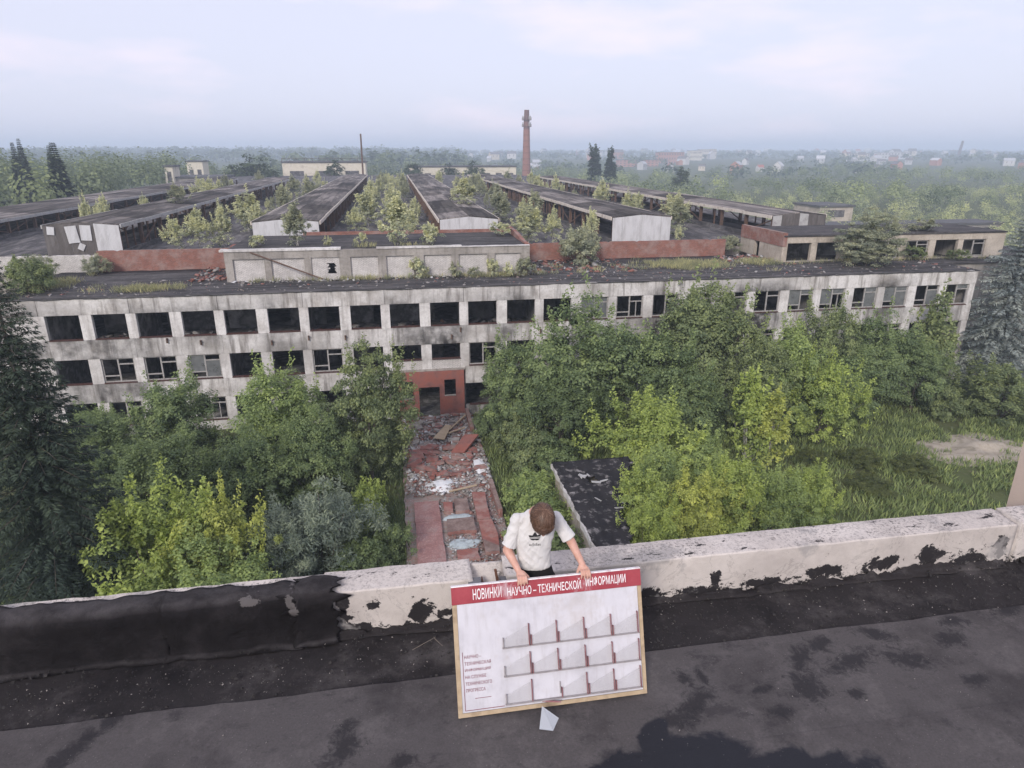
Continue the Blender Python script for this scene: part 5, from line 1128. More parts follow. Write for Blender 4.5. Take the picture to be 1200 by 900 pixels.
# ------------------------------------------------------------------ parapet
PH = 0.43
def sweep(name, x0, x1, prof, amp, mat, parent, seed, step=0.035, label=None, end=True, bumpf=1.0, fray=0.0, sharp=True, hem=0.0, chip=False):
    """a wall swept along x from a (y,z) profile, with uneven faces"""
    n = max(2, int((x1-x0)/step)); V = []; F = []
    pr = []; breaks = set()
    for k0, ((a, b), (c, d)) in enumerate(zip(prof, prof[1:])):
        k = max(1, int(math.hypot(c-a, d-b)/(0.022 if fray > 0.05 else 0.05)))
        if k0:
            pa = prof[k0-1]; v1 = Vector((a-pa[0], b-pa[1])).normalized(); v2 = Vector((c-a, d-b)).normalized()
            if sharp and v1.dot(v2) < 0.86: pr.append((a, b)); breaks.add(len(pr)-1)
        for i in range(k): pr.append((a + (c-a)*i/k, b + (d-b)*i/k))
    pr.append(prof[-1]); m = len(pr)
    for i in range(n+1):
        x = x0 + (x1-x0)*i/n
        for j, (y, z) in enumerate(pr):
            g = Vector((x*2.2, y*2.2+seed, z*2.2)); d1 = mnoise.noise(g); d2 = mnoise.noise(g*4.3); d3 = mnoise.noise(g*2.0+Vector((9, 0, 0)))
            fx = x
            if fray and i in (0, n): fx += fray*(mnoise.noise((j*0.33, seed, 1)) + 0.25*mnoise.noise((j*0.9, seed, 4)))
            if hem and j < 4: y = y + hem*(mnoise.noise((x*1.4, seed, 2)) + 0.4*mnoise.noise((x*5, seed, 6)))*(1-j/4)
            if chip and 3 <= 9*(z > PH-0.03) and y < 5.02:
                ck = mnoise.noise((x*3.1, seed, 11)) + 0.6*mnoise.noise((x*9, seed, 12)); ck = max(0.0, ck-0.28); y += 0.05*ck; z -= 0.07*ck
            V.append((fx, y + amp*(d1 + 0.5*d2*bumpf), ROOF + z + amp*(d3 + 0.4*d2*bumpf)*(0 if z < 0.01 else 1)))
    for i in range(n):
        for j in range(m-1):
            if j in breaks: continue
            a = i*m+j; F.append((a, a+m, a+m+1, a+1))
    mm = MB(); mm.add(V, F + ([tuple(range(m)), tuple(range(n*m+m-1, n*m-1, -1))] if end else []))
    return mm.build(name, mat, parent, True)
q = NT('old_white_plaster')
x, y, z = q.xyz()
c = q.ramp(q.noise(1.1, 7, 0.66), [(0.3, (0.44, 0.40, 0.37)), (0.5, (0.56, 0.515, 0.475)), (0.72, (0.62, 0.58, 0.54))])
c = q.mix(q.math('MULTIPLY', q.ramp(q.noise(4.5, 7, 0.7), [(0.48, 0.0), (0.7, 1.0)]), 0.4), c, (0.36, 0.325, 0.30))
hi = q.math('MULTIPLY', q.math('SUBTRACT', z, ROOF), 2.2)
low = q.ramp(hi, [(0.0, 1.0), (0.25, 0.35), (0.75, 0.0)])
pk = q.math('ADD', q.noise(7.0, 8, 0.74, q.map((1, 1, 1.6))), q.math('MULTIPLY', low, 0.17))
c = q.mix(q.ramp(pk, [(0.655, 0.0), (0.675, 1.0)]), c, (0.025, 0.023, 0.024))
SCAB = [(-0.66, ROOF+0.12, .12, .16, 0), (-0.62, ROOF+0.34, .07, .10, 0), (0.03, ROOF+0.13, .13, .14, 0), (2.78, ROOF+0.17, .07, .09, 0), (-0.36, ROOF+0.27, .07, .05, 0), (0.26, ROOF+0.12, .10, .06, .3), (2.15, ROOF+0.07, .14, .09, 0), (2.62, ROOF+0.05, .30, .06, 0), (3.9, ROOF+0.12, .22, .08, 0), (4.5, ROOF+0.13, .26, .09, .1), (5.05, ROOF+0.15, .16, .14, .3), (1.85, ROOF+0.05, .24, .10, 0), (5.5, ROOF+0.08, .25, .10, 0), (3.3, ROOF+0.06, .3, .06, 0), (-0.5, ROOF+0.04, .2, .06, 0), (5.85, ROOF+0.18, .08, .16, 0)]
sc_m = q.math('ADD', stain(q, SCAB, axes=(0, 2)), q.math('MULTIPLY', q.math('SUBTRACT', q.noise(12, 8, 0.7, None, 0.4), 0.5), 3.2))
c = q.mix(q.math('MULTIPLY', q.ramp(sc_m, [(0.10, 0.0), (0.22, 1.0)]), q.ramp(hi, [(0.85, 1.0), (0.93, 0.0)])), c, (0.022, 0.020, 0.022))
gp = q.ramp(q.noise(1.5, 6, 0.65, q.map((1, 1, 1), (0, 0, 0), (3.1, 0, 0))), [(0.54, 0.0), (0.60, 0.75)]); c = q.mix(gp, c, (0.31, 0.295, 0.285))
ln_ = q.math('ABSOLUTE', q.math('SUBTRACT', q.noise(1.7, 9, 0.62, q.map((1, 1, 1), (0.3, 0.2, 0.4)), 1.2), 0.5)); c = q.mix(q.math('MULTIPLY', q.ramp(ln_, [(0.003, 1.0), (0.008, 0.0)]), 0.3), c, (0.10, 0.09, 0.085))
# grey-black speckle on the weathered upper face
nrm = q.n('ShaderNodeNewGeometry').outputs['Normal']; nz_ = q.xyz(nrm)[2]
spk = q.math('MULTIPLY', q.ramp(q.noise(38, 5, 0.75), [(0.50, 0.0), (0.60, 1.0)]), q.ramp(nz_, [(0.6, 0.0), (0.9, 1.0)]))
spk = q.math('MULTIPLY', spk, q.ramp(q.noise(1.2, 4), [(0.35, 0.25), (0.6, 0.95)]))
c = q.mix(q.math('MULTIPLY', spk, 0.8), c, (0.10, 0.095, 0.092))
bpt = q.math('MULTIPLY', q.ramp(q.noise(3.4, 8, 0.75, q.map((1, 2.2, 1), (0, 0, 0), (1.7, 4, 0))), [(0.585, 0.0), (0.61, 1.0)]), q.ramp(nz_, [(0.6, 0.0), (0.9, 1.0)]))
c = q.mix(bpt, c, (0.028, 0.026, 0.028))
q.bump(q.noise(26, 7, 0.72), 0.55, 0.012)
MAT['plaster'] = q.done(c, 0.9)
q = NT('parapet_felt'); 
c = q.ramp(q.noise(2.0, 7, 0.7), [(0.3, (0.010, 0.009, 0.010)), (0.5, (0.019, 0.0175, 0.019)), (0.72, (0.042, 0.038, 0.040))])
nrm = q.n('ShaderNodeNewGeometry').outputs['Normal']; nz_ = q.xyz(nrm)[2]
dust = q.math('MULTIPLY', q.ramp(nz_, [(0.55, 0.0), (0.95, 1.0)]), q.ramp(q.noise(3.0, 7, 0.7), [(0.35, 0.2), (0.62, 1.0)]))
c = q.mix(q.math('MULTIPLY', dust, 0.6), c, (0.13, 0.12, 0.122))
wp = q.math('ADD', stain(q, [(-1.02, ROOF+0.36, .05, .15, 0.1), (-1.35, ROOF+PH+0.01, .10, .04, 0)], axes=(0, 2)), q.math('MULTIPLY', q.math('SUBTRACT', q.noise(9, 8, 0.7, None, 0.5), 0.5), 2.6))
c = q.mix(q.ramp(wp, [(0.3, 0.0), (0.42, 0.7)]), c, (0.20, 0.185, 0.18))
q.bump(q.noise(9, 9, 0.78, None, 0.8), 1.0, 0.045)
q.b.inputs['Specular IOR Level'].default_value = 0.12
MAT['pfelt'] = q.done(c, 0.85)
par = empty('parapet', (2, 5.15, ROOF)); tag(par, 'low whitish plastered parapet along the roof edge with peeling base', 'parapet')
prof = [(5.00, -0.1), (4.99, 0.0), (4.985, 0.2), (4.985, PH-0.012), (4.995, PH), (5.24, PH+0.008), (5.30, PH-0.0), (5.31, PH-0.2), (5.31, -0.5)]
sweep('wall_section', -0.78, 0.50, prof, 0.0065, MAT['plaster'], par, 1.0, fray=0.02, chip=True)
sweep('wall_section', 0.80, 5.98, prof, 0.0065, MAT['plaster'], par, 2.0, fray=0.02, chip=True)
sweep('wall_section', 6.02, 9.0, [(a-0.01, b+0.012) for a, b in prof], 0.0065, MAT['plaster'], par, 3.0, fray=0.02, chip=True)
low_ = [(5.10, -0.1), (5.10, 0.28), (5.12, 0.31), (5.26, PH-0.03), (5.29, PH-0.04), (5.30, 0.2), (5.30, -0.5)]
sweep('broken_section', 0.50, 0.80, low_, 0.02, MAT['plaster'], par, 4.0)
sweep('core_wall', -7.0, -0.78, [(5.02, -0.1), (5.02, PH-0.03), (5.28, PH-0.0), (5.305, PH-0.03), (5.305, -0.5)], 0.008, MAT['plaster'], par, 5.0)
# felt wrapped over the left half
wrapf = empty('parapet_felt', (-3.5, 5.1, ROOF)); tag(wrapf, 'crumpled black roofing felt wrapped over the left half of the parapet', 'roofing felt')
fp = [(4.88, -0.006), (4.915, 0.004), (4.940, 0.03), (4.952, 0.09), (4.957, 0.25), (4.955, PH-0.03), (4.985, PH+0.015), (5.05, PH+0.032), (5.15, PH+0.03), (5.20, PH+0.02)]
o = sweep('felt_wrap', -7.0, -2.02, fp, 0.020, MAT['pfelt'], wrapf, 6.0, 0.03, end=False, sharp=False, hem=0.05, bumpf=1.6); 
o2 = sweep('felt_wrap', -2.05, -0.95, [(a-0.008, b+0.006) for a, b in fp], 0.022, MAT['pfelt'], wrapf, 7.0, 0.03, end=False, sharp=False, hem=0.05, bumpf=1.6)
o3 = sweep('felt_wrap', -1.02, -0.66, [(a-0.022, b+0.012) for a, b in fp], 0.022, MAT['pfelt'], wrapf, 8.0, 0.03, end=False, fray=0.20, sharp=False, bumpf=1.6)
for w_ in (o, o2, o3): md = w_.modifiers.new('thick', 'SOLIDIFY'); md.thickness = 0.008; md.offset = 1
# ragged felt upstand at the foot of the white wall
def upstand(x0, x1, seed, label):
    n = int((x1-x0)/0.02); V = []; F = []
    for i in range(n+1):
        x = x0 + (x1-x0)*i/n
        h = 0.035 + 0.12*max(0, mnoise.noise((x*0.9, seed, 0)) - 0.02) + 0.05*mnoise.noise((x*4, seed, 1)) + 0.035*mnoise.noise((x*13, seed, 2)) + 0.015*mnoise.noise((x*41, seed, 2)); h = max(0.008, h)
        d = 0.075 + 0.04*mnoise.noise((x*1.1, seed, 4)) + 0.03*mnoise.noise((x*6, seed, 5)); cu = 0.03*mnoise.noise((x*4, seed, 8))
        for y, z in ((4.976 + min(0, cu), h), (4.970, h*0.6), (4.964, 0.012 + h*0.25), (4.982-d*0.6, 0.006), (4.982-d, 0.001)): V.append((x, y, ROOF + z + 0.006*mnoise.noise((x*9, y*9, z*9))))
    for i in range(n):
        for j in range(4): a = i*5+j; F.append((a, a+1, a+6, a+5))
    o = MB().add(V, F).build('felt_upstand', MAT['oldfelt'], None, True); tag(o, label, 'roofing felt'); md = o.modifiers.new('thick', 'SOLIDIFY'); md.thickness = 0.007; return o
upstand(-0.72, 0.46, 1.0, 'torn black felt edge under the white parapet left of the board')
upstand(0.62, 5.9, 2.0, 'torn black felt edge under the white parapet right of the board')
upstand(6.1, 8.6, 3.0, 'torn black felt edge under the last parapet piece at right')
# rusty bracket box and dark blocks in the gap of the parapet
MAT['rust'] = simple('rusty_iron', [(0.10, 0.045, 0.03), (0.17, 0.085, 0.055), (0.06, 0.035, 0.03)], 14, 0.85, 5, 0.4, 40, 0.004)
bx = empty('rusty_box', (0.66, 4.96, ROOF+0.2)); tag(bx, 'small open rusty iron box set in the parapet gap left of the person', 'iron box')
m = MB(); m.box(0.585, 0.735, 4.93, 4.942, ROOF+0.22, ROOF+0.37); m.build('front_plate', MAT['rust'], bx)
m = MB(); m.box(0.585, 0.597, 4.943, 5.10, ROOF+0.22, ROOF+0.37); m.build('side_plate', MAT['rust'], bx)
m = MB(); m.box(0.723, 0.735, 4.943, 5.10, ROOF+0.22, ROOF+0.37); m.build('side_plate', MAT['rust'], bx)
m = MB(); m.box(0.598, 0.722, 4.943, 5.10, ROOF+0.22, ROOF+0.232); m.build('bottom_plate', MAT['rust'], bx)
m = MB(); m.tube((0.72, 4.98, ROOF+0.36), (0.70, 5.0, ROOF+0.50), 0.012); m.build('iron_rod', MAT['rust'], bx)
MAT['slate'] = simple('grey_slate_block', [(0.10, 0.105, 0.115), (0.15, 0.15, 0.16), (0.07, 0.07, 0.075)], 6, 0.85, 5, 0.4, 30, 0.005)
for k, (a, b, z0, z1) in enumerate(((0.46, 0.575, 0.26, 0.40), (0.745, 0.93, 0.26, 0.385), (0.755, 0.95, 0.10, 0.245))):
    m = MB(); m.obox(((a+b)/2, 5.0, ROOF+(z0+z1)/2), (b-a, 0.10, z1-z0), (0, 0.02*(k-1), 0), 0.05, random.Random(k)); tag(m.build('grey_block', MAT['slate']), ('small grey block left of the rusty box', 'upper grey block between rusty box and person', 'lower grey block between rusty box and person')[k], 'block')
# pillar at the right edge
pil = empty('pillar', (7.4, 5.75, ROOF)); tag(pil, 'smooth beige pillar behind the parapet at the right edge', 'pillar')
MAT['pinkish'] = simple('beige_paint', [(0.50, 0.40, 0.335), (0.55, 0.45, 0.38)], 1.2, 0.8)
MB().box(6.84, 8.2, 5.60, 5.90, 0.0, ROOF+3.2).build('shaft', MAT['pinkish'], pil)
m = MB(); m.box(6.86, 6.89, 5.55, 5.60, ROOF+0.22, ROOF+0.36); m.box(6.86, 6.94, 5.55, 5.57, ROOF+0.34, ROOF+0.36); m.build('bracket', MAT['rust'], pil)

# ------------------------------------------------------------------ the notice board
BW, BH = 1.448, 0.957
board = empty('notice_board', (0.262, 3.888, ROOF + 0.024), (R(-19.9), 0, R(0.15))); tag(board, 'old white notice board with red header and clear pockets held by the person', 'notice board')
MAT['bwood'] = simple('board_edge_wood', [(0.36, 0.27, 0.17), (0.46, 0.36, 0.24), (0.27, 0.20, 0.13)], 6, 0.8, 5, 0.2, 40, 0.003)
q = NT('board_white'); c = q.ramp(q.noise(3.5, 6, 0.66), [(0.3, (0.47, 0.465, 0.495)), (0.5, (0.57, 0.565, 0.60)), (0.75, (0.63, 0.625, 0.66))])
c = q.mix(q.math('MULTIPLY', q.ramp(q.noise(6, 7, 0.72, q.map((3, 1, .35))), [(0.50, 0.0), (0.70, 1.0)]), 0.42), c, (0.38, 0.36, 0.36)); c = q.mix(q.math('MULTIPLY', q.ramp(q.noise(2.0, 8, 0.75), [(0.56, 0.0), (0.66, 1.0)]), 0.35), c, (0.45, 0.40, 0.36)); MAT['bwhite'] = q.done(c, 0.55)
q = NT('board_red'); c = q.ramp(q.noise(5, 7, 0.7), [(0.35, (0.29, 0.04, 0.055)), (0.6, (0.36, 0.065, 0.08))])
c = q.mix(q.math('MULTIPLY', q.ramp(q.math('ADD', q.noise(9, 8, 0.75, q.map((1, 1, .35))), q.math('MULTIPLY', stain(q, [(0.68, ROOF+0.90, .16, .12, 0), (1.25, ROOF+0.9, .1, .1, 0)], axes=(0, 2)), 0.10)), [(0.56, 0.0), (0.68, 1.0)]), 0.75), c, (0.52, 0.40, 0.42)); MAT['bred'] = q.done(c, 0.6)
MAT['bpaint'] = simple('sign_white_paint', [(0.74, 0.72, 0.72), (0.82, 0.80, 0.80), (0.55, 0.42, 0.43)], 18, 0.6)
MAT['bmaroon'] = simple('maroon_strip', [(0.17, 0.06, 0.065), (0.26, 0.12, 0.125), (0.32, 0.22, 0.22)], 14, 0.6)
MAT['bink'] = simple('sign_maroon_paint', [(0.17, 0.045, 0.06), (0.26, 0.10, 0.12)], 40, 0.7)
MAT['bgrey'] = simple('grey_rail', [(0.22, 0.20, 0.20), (0.36, 0.33, 0.33)], 20, 0.5)
def plastic(name, tintc, op):
    q = NT(name); tr = q.n('ShaderNodeBsdfTransparent'); q.done(tintc, 0.3); mx = q.n('ShaderNodeMixShader'); mx.inputs[0].default_value = op
    q.t.links.new(tr.outputs[0], mx.inputs[1]); q.t.links.new(q.b.outputs[0], mx.inputs[2]); q.t.links.new(mx.outputs[0], q.t.nodes['Material Output'].inputs[0]); return q.m
MAT['pocket'] = plastic('dusty_clear_plastic', (0.60, 0.59, 0.59, 1), 0.17)
MB().box(0, BW, 0.0, 0.022, 0, BH).build('backing', MAT['bwood'], board, local=True)
MB().box(0.034, BW-0.030, -0.006, -0.0005, 0.032, 0.824).build('white_panel', MAT['bwhite'], board, local=True)
hd = MB().box(-0.003, BW+0.003, -0.008, -0.0005, 0.826, BH-0.004).build('header', MAT['bred'], board, local=True)
MB().box(-0.003, BW+0.003, -0.010, 0.024, BH-0.003, BH+0.005).build('top_strip', MAT['bpaint'], board, local=True)
for a, b in ((0, 0.032), (BW-0.028, BW)): MB().box(a, b, -0.010, -0.0005, 0.031, 0.824).build('wood_strip', MAT['bwood'], board, local=True)
MB().box(0, BW, -0.010, -0.0005, 0.0, 0.030).build('wood_strip', MAT['bwood'], board, local=True)
def text(name, body, x, z, width, height, mat, parent, y=-0.0095, bold=0.012):
    cu = bpy.data.curves.new(name, 'FONT'); cu.body = body; cu.size = 1.0; cu.extrude = 0.0; cu.offset = bold; cu.resolution_u = 3
    ob = bpy.data.objects.new(name+'_tmp', cu); col.objects.link(ob); dg = bpy.context.evaluated_depsgraph_get(); dg.update()
    me = bpy.data.meshes.new_from_object(ob.evaluated_get(dg)); col.objects.unlink(ob); bpy.data.objects.remove(ob); bpy.data.curves.remove(cu)
    n = len(me.vertices); co = np.empty(n*3, np.float32); me.vertices.foreach_get('co', co); co = co.reshape(-1, 3)
    x0, x1, z0, z1 = co[:, 0].min(), co[:, 0].max(), co[:, 1].min(), co[:, 1].max()
    nv = np.empty_like(co); nv[:, 0] = x + (co[:, 0]-x0)*(width/(x1-x0)); nv[:, 1] = y; nv[:, 2] = z + (co[:, 1]-z0)*(height/(z1-z0))
    me.vertices.foreach_set('co', nv.ravel()); me.update(); me.materials.clear(); me.materials.append(mat); me.name = name
    return link(name, me, parent)
text('header_lettering', '\u041d\u041e\u0412\u0418\u041d\u041a\u0418', 0.155, 0.850, 0.215, 0.080, MAT['bpaint'], hd)
text('header_lettering', '\u041d\u0410\u0423\u0427\u041d\u041e \u2013 \u0422\u0415\u0425\u041d\u0418\u0427\u0415\u0421\u041a\u041e\u0419', 0.412, 0.850, 0.565, 0.082, MAT['bpaint'], hd)
text('header_lettering', '\u0418\u041d\u0424\u041e\u0420\u041c\u0410\u0426\u0418\u0418', 1.015, 0.848, 0.315, 0.082, MAT['bpaint'], hd)
for k, (s_, w_) in enumerate((('\u041d\u0410\u0423\u0427\u041d\u041e \u2013', 0.125), ('\u0422\u0415\u0425\u041d\u0418\u0427\u0415\u0421\u041a\u0410\u042f', 0.195), ('\u0418\u041d\u0424\u041e\u0420\u041c\u0410\u0426\u0418\u042f', 0.190), ('\u041d\u0410 \u0421\u041b\u0423\u0416\u0411\u0415', 0.155), ('\u0422\u0415\u0425\u041d\u0418\u0427\u0415\u0421\u041a\u041e\u0413\u041e', 0.195), ('\u041f\u0420\u041e\u0413\u0420\u0415\u0421\u0421\u0410', 0.145))):
    text('slogan_lettering', s_, 0.066, 0.425 - 0.049*k, w_, 0.025, MAT['bink'], board, -0.0075, 0.012)
MB().box(0.052, 0.056, -0.0085, -0.0062, 0.045, 0.475).build('ruled_line', MAT['bink'], board, local=True)
MB().box(0.056, 0.345, -0.0085, -0.0062, 0.045, 0.049).build('ruled_line', MAT['bink'], board, local=True)
MB().box(0.13, 0.25, -0.0085, -0.0062, 0.128, 0.131).build('ruled_line', MAT['bink'], board, local=True)
px0, pw = 0.352, 0.2115
for r_i, zb in enumerate((0.478, 0.268, 0.062)):
    MB().box(px0, px0+5*pw, -0.032, -0.0065, zb-0.006, zb).build('pocket_rail', MAT['bgrey'], board, local=True)
    for c_i in range(5):
        a = px0 + c_i*pw + 0.008; b = px0 + (c_i+1)*pw - 0.008
        if r_i == 2 and c_i == 1:                       # this pocket has lost its front
            continue
        MB().box(a-0.003, a+0.003, -0.030, -0.0065, zb, zb+0.072).build('short_divider', MAT['bmaroon'] if c_i else MAT['bgrey'], board, local=True)
        MB().box(b-0.003, b+0.003, -0.030, -0.0065, zb, zb+0.158).build('tall_divider', MAT['bmaroon'], board, local=True)
        m = MB(); pts = [(a+0.006, zb+0.001), (b-0.006, zb+0.001), (b-0.006, zb+0.150), (a+0.006, zb+0.068)]
        m.add([(x, -0.029, z) for x, z in pts] + [(x, -0.027, z) for x, z in pts], [(0,1,2,3), (7,6,5,4), (0,4,5,1), (1,5,6,2), (2,6,7,3), (3,7,4,0)]); m.build('pocket_front', MAT['pocket'], board, local=True)
m = MB(); m.box(px0+2*pw-0.006, px0+2*pw-0.001, -0.020, -0.0065, 0.09, 0.175); o = m.build('tall_divider', MAT['bgrey'], board, local=True)
m = MB(); m.beam((px0+pw*1.3, -0.02, 0.052), (px0+pw*1.95, -0.045, 0.040), 0.006, 0.012); o = m.build('hanging_strip', MAT['bmaroon'], board, local=True); o['label'] = 'loose maroon strip hanging at the bottom edge'
# fallen pocket front standing at the foot of the board
m = MB(); P4 = [(0.825, 3.687, 0.027), (0.919, 3.656, 0.027), (0.981, 3.74, 0.050), (0.867, 3.80, 0.120)]
nrm_ = (Vector(P4[1])-Vector(P4[0])).cross(Vector(P4[3])-Vector(P4[0])).normalized()*0.003
m.add([(x, y, ROOF+z) for x, y, z in P4] + [tuple(Vector((x, y, ROOF+z))+nrm_) for x, y, z in P4], [(3,2,1,0), (4,5,6,7), (0,1,5,4), (1,2,6,5), (2,3,7,6), (3,0,4,7)])
MAT['clear'] = plastic('clear_plastic', (0.62, 0.66, 0.71, 1), 0.42)
o = m.build('plastic_plate', MAT['clear']); tag(o, 'loose clear plastic plate leaning against the bottom of the notice board', 'plastic plate')
# ------------------------------------------------------------------ the person
def capsule(m, p, q, r0, r1, n=12, ring=4):
    p, q = Vector(p), Vector(q); d = (q-p).normalized(); a = d.orthogonal().normalized(); b = d.cross(a); rings = []
    for i in range(ring+1):
        t = math.pi/2*(1 - i/ring); rings.append((p - d*r0*math.sin(t), r0*math.cos(t)))
    for i in range(ring+1):
        t = math.pi/2*(i/ring); rings.append((q + d*r1*math.sin(t), r1*math.cos(t)))
    V = []; F = []
    for c, r in rings: V += [tuple(c + (a*math.cos(6.2832*k/n) + b*math.sin(6.2832*k/n))*max(r, 1e-4)) for k in range(n)]
    for j in range(len(rings)-1): F += [(j*n+k, j*n+(k+1) % n, (j+1)*n+(k+1) % n, (j+1)*n+k) for k in range(n)]
    F += [tuple(range(n-1, -1, -1)), tuple(range((len(rings)-1)*n, len(rings)*n))]; m.add(V, F)
def loft(m, secs, n=28):
    V = []; F = []
    for cx_, cy_2, cz, rx, ry in secs:
        for k in range(n):
            a = 6.2832*k/n; c, s = math.cos(a), math.sin(a); e = 0.8
            V.append((cx_ + rx*math.copysign(abs(c)**e, c), cy_2 + ry*math.copysign(abs(s)**e, s), cz))
    for j in range(len(secs)-1): F += [(j*n+k, j*n+(k+1) % n, (j+1)*n+(k+1) % n, (j+1)*n+k) for k in range(n)]
    F += [tuple(range(n-1, -1, -1)), tuple(range((len(secs)-1)*n, len(secs)*n))]; m.add(V, F)
def ellipsoid(m, c, rad, M=None, n=16, k=10):
    V = []; F = []; M = M or Matrix.Identity(3)
    for j in range(1, k):
        t = math.pi*j/k
        for i in range(n): a = 6.2832*i/n; V.append(tuple(Vector(c) + M @ Vector((rad[0]*math.sin(t)*math.cos(a), rad[1]*math.sin(t)*math.sin(a), rad[2]*math.cos(t)))))
    for j in range(k-2): F += [(j*n+i, (j+1)*n+i, (j+1)*n+(i+1) % n, j*n+(i+1) % n) for i in range(n)]
    F += [tuple(range(n)), tuple(range((k-2)*n+n-1, (k-2)*n-1, -1))]; m.add(V, F)
def remeshed(m, name, mat, voxel, smooth=3, fold=None, parent=None):
    me = m.mesh(name+'_src'); ob = bpy.data.objects.new(name+'_src', me); col.objects.link(ob)
    md = ob.modifiers.new('r', 'REMESH'); md.mode = 'VOXEL'; md.voxel_size = voxel
    if smooth: s2 = ob.modifiers.new('s', 'SMOOTH'); s2.factor = 0.5; s2.iterations = smooth
    dg = bpy.context.evaluated_depsgraph_get(); dg.update(); out = bpy.data.meshes.new_from_object(ob.evaluated_get(dg)); bpy.data.objects.remove(ob); bpy.data.meshes.remove(me)
    if fold:
        n = len(out.vertices); nn = [tuple(v.normal) for v in out.vertices]
        for v, nr in zip(out.vertices, nn): v.co += Vector(nr)*fold(v.co)
        out.update()
    out.name = name; out.materials.clear(); out.materials.append(mat); out.polygons.foreach_set('use_smooth', [True]*len(out.polygons)); out.update()
    o = link(name, out, parent); return o
q = NT('skin'); c = q.ramp(q.noise(22, 4), [(0.35, (0.52, 0.295, 0.225)), (0.65, (0.60, 0.36, 0.285))]); q.b.inputs['Subsurface Weight'].default_value = 0.08; MAT['skin'] = q.done(c, 0.5)
q = NT('shirt_cotton'); c = q.ramp(q.noise(6, 5), [(0.3, (0.57, 0.56, 0.545)), (0.7, (0.65, 0.64, 0.625))]); q.bump(q.noise(300, 2), 0.15, 0.001); MAT['shirt'] = q.done(c, 0.9)
MAT['black'] = simple('black_cloth', [(0.012, 0.012, 0.014), (0.02, 0.02, 0.022)], 10, 0.9)
MAT['print'] = simple('black_print', [(0.014, 0.014, 0.017), (0.022, 0.022, 0.025)], 10, 0.7)
q = NT('brown_hair'); c = q.ramp(q.noise(60, 4, 0.6, q.map((1, 1, 1))), [(0.3, (0.055, 0.030, 0.020)), (0.7, (0.135, 0.078, 0.052))]); MAT['hair'] = q.done(c, 0.5)
per = empty('person', (0.97, 4.50, ROOF)); tag(per, 'person in white T-shirt with black emblem, head bowed, holding the notice board', 'person')
Z = lambda p: (p[0], p[1], p[2])
body = MB()
HC = Vector((0.948, 4.252, 1.405)); pitch_ = R(54); HM = Matrix.Rotation(pitch_, 3, 'X')      # head bowed towards the board
def hp(x, y, z): return tuple(HC + HM @ Vector((x, y, z)))
ellipsoid(body, HC, (0.074, 0.094, 0.112), HM); ellipsoid(body, hp(0, -0.025, -0.065), (0.055, 0.066, 0.062), HM)
capsule(body, hp(0, -0.088, 0.0), hp(0, -0.108, -0.032), 0.009, 0.015); capsule(body, hp(0, -0.085, -0.075), hp(0, -0.088, -0.10), 0.018, 0.018)
for s in (-1, 1):
    ellipsoid(body, hp(s*0.077, 0.012, -0.02), (0.010, 0.020, 0.032), HM); capsule(body, hp(s*0.015, -0.090, 0.012), hp(s*0.045, -0.084, 0.014), 0.009, 0.009)
    capsule(body, hp(s*0.004, -0.094, -0.065), hp(s*0.022, -0.088, -0.066), 0.007, 0.005)
NB = (0.940, 4.435, 1.350)
capsule(body, hp(0, 0.03, -0.07), NB, 0.052, 0.060)
SL, SR = (0.792, 4.440, 1.305), (1.088, 4.430, 1.305)
capsule(body, SL, SR, 0.036, 0.036); loft(body, [(0.945, 4.45, 0.74, 0.085, 0.06), (0.925, 4.45, 0.95, 0.11, 0.075), (0.93, 4.445, 1.15, 0.12, 0.075), (0.94, 4.44, 1.30, 0.12, 0.06)])
EL, WL = (0.712, 4.405, 1.070), (0.778, 4.282, 0.958)
ER, WR = (1.200, 4.370, 1.120), (1.270, 4.262, 0.972)
for S_, E_, W_ in ((SL, EL, WL), (SR, ER, WR)):
    capsule(body, S_, E_, 0.036, 0.036); capsule(body, E_, W_, 0.037, 0.024)
for s, hx in ((-1, 0.902), (1, 1.028)):
    capsule(body, (hx, 4.46, 0.78), (hx+s*0.02, 4.47, 0.42), 0.050, 0.046); capsule(body, (hx+s*0.02, 4.47, 0.42), (hx+s*0.03, 4.53, 0.09), 0.05, 0.036)
    capsule(body, (hx+s*0.03, 4.54, 0.055), (hx+s*0.04, 4.40, 0.040), 0.038, 0.030)
# hands: the fingers close over the top edge of the board
ET = lambda x: Vector((x, 4.214, 0.929)); UPV = Vector((0, 0.34, 0.94)); FR = Vector((0, -0.94, 0.34))
for W_, cx_, s in ((WL, 0.792, 1), (WR, 1.278, -1)):
    W_ = Vector(W_)
    kn = [ET(cx_ + d) + UPV*0.024 - FR*0.016 for d in (-0.030, -0.010, 0.010, 0.029)]
    for k_ in kn: capsule(body, W_ + (k_-W_)*0.25, k_, 0.017, 0.0115)
    for i, k_ in enumerate(kn):
        ln = (0.046, 0.055, 0.052, 0.040)[i] if s > 0 else (0.040, 0.052, 0.055, 0.046)[i]
        a = k_ + FR*0.030 - UPV*0.006; b = a + FR*0.010 - UPV*0.026; c_ = b - UPV*(ln*0.6) - FR*0.006
        sp = Vector((0.002*(i-1.5), 0, 0))
        capsule(body, k_, a, 0.0105, 0.0098, 10, 3); capsule(body, a, b+sp, 0.0095, 0.0088, 10, 3); capsule(body, b+sp, c_+sp*2, 0.0088, 0.0072, 10, 3)
    th0 = W_ + (kn[3 if s > 0 else 0]-W_)*0.35 + Vector((s*0.014, 0.004, 0)); th1 = ET(cx_ + s*0.052) + UPV*0.006 - FR*0.030; th2 = ET(cx_ + s*0.050) - UPV*0.030 - FR*0.036
    capsule(body, th0, th1, 0.014, 0.0105); capsule(body, th1, th2, 0.0105, 0.008)
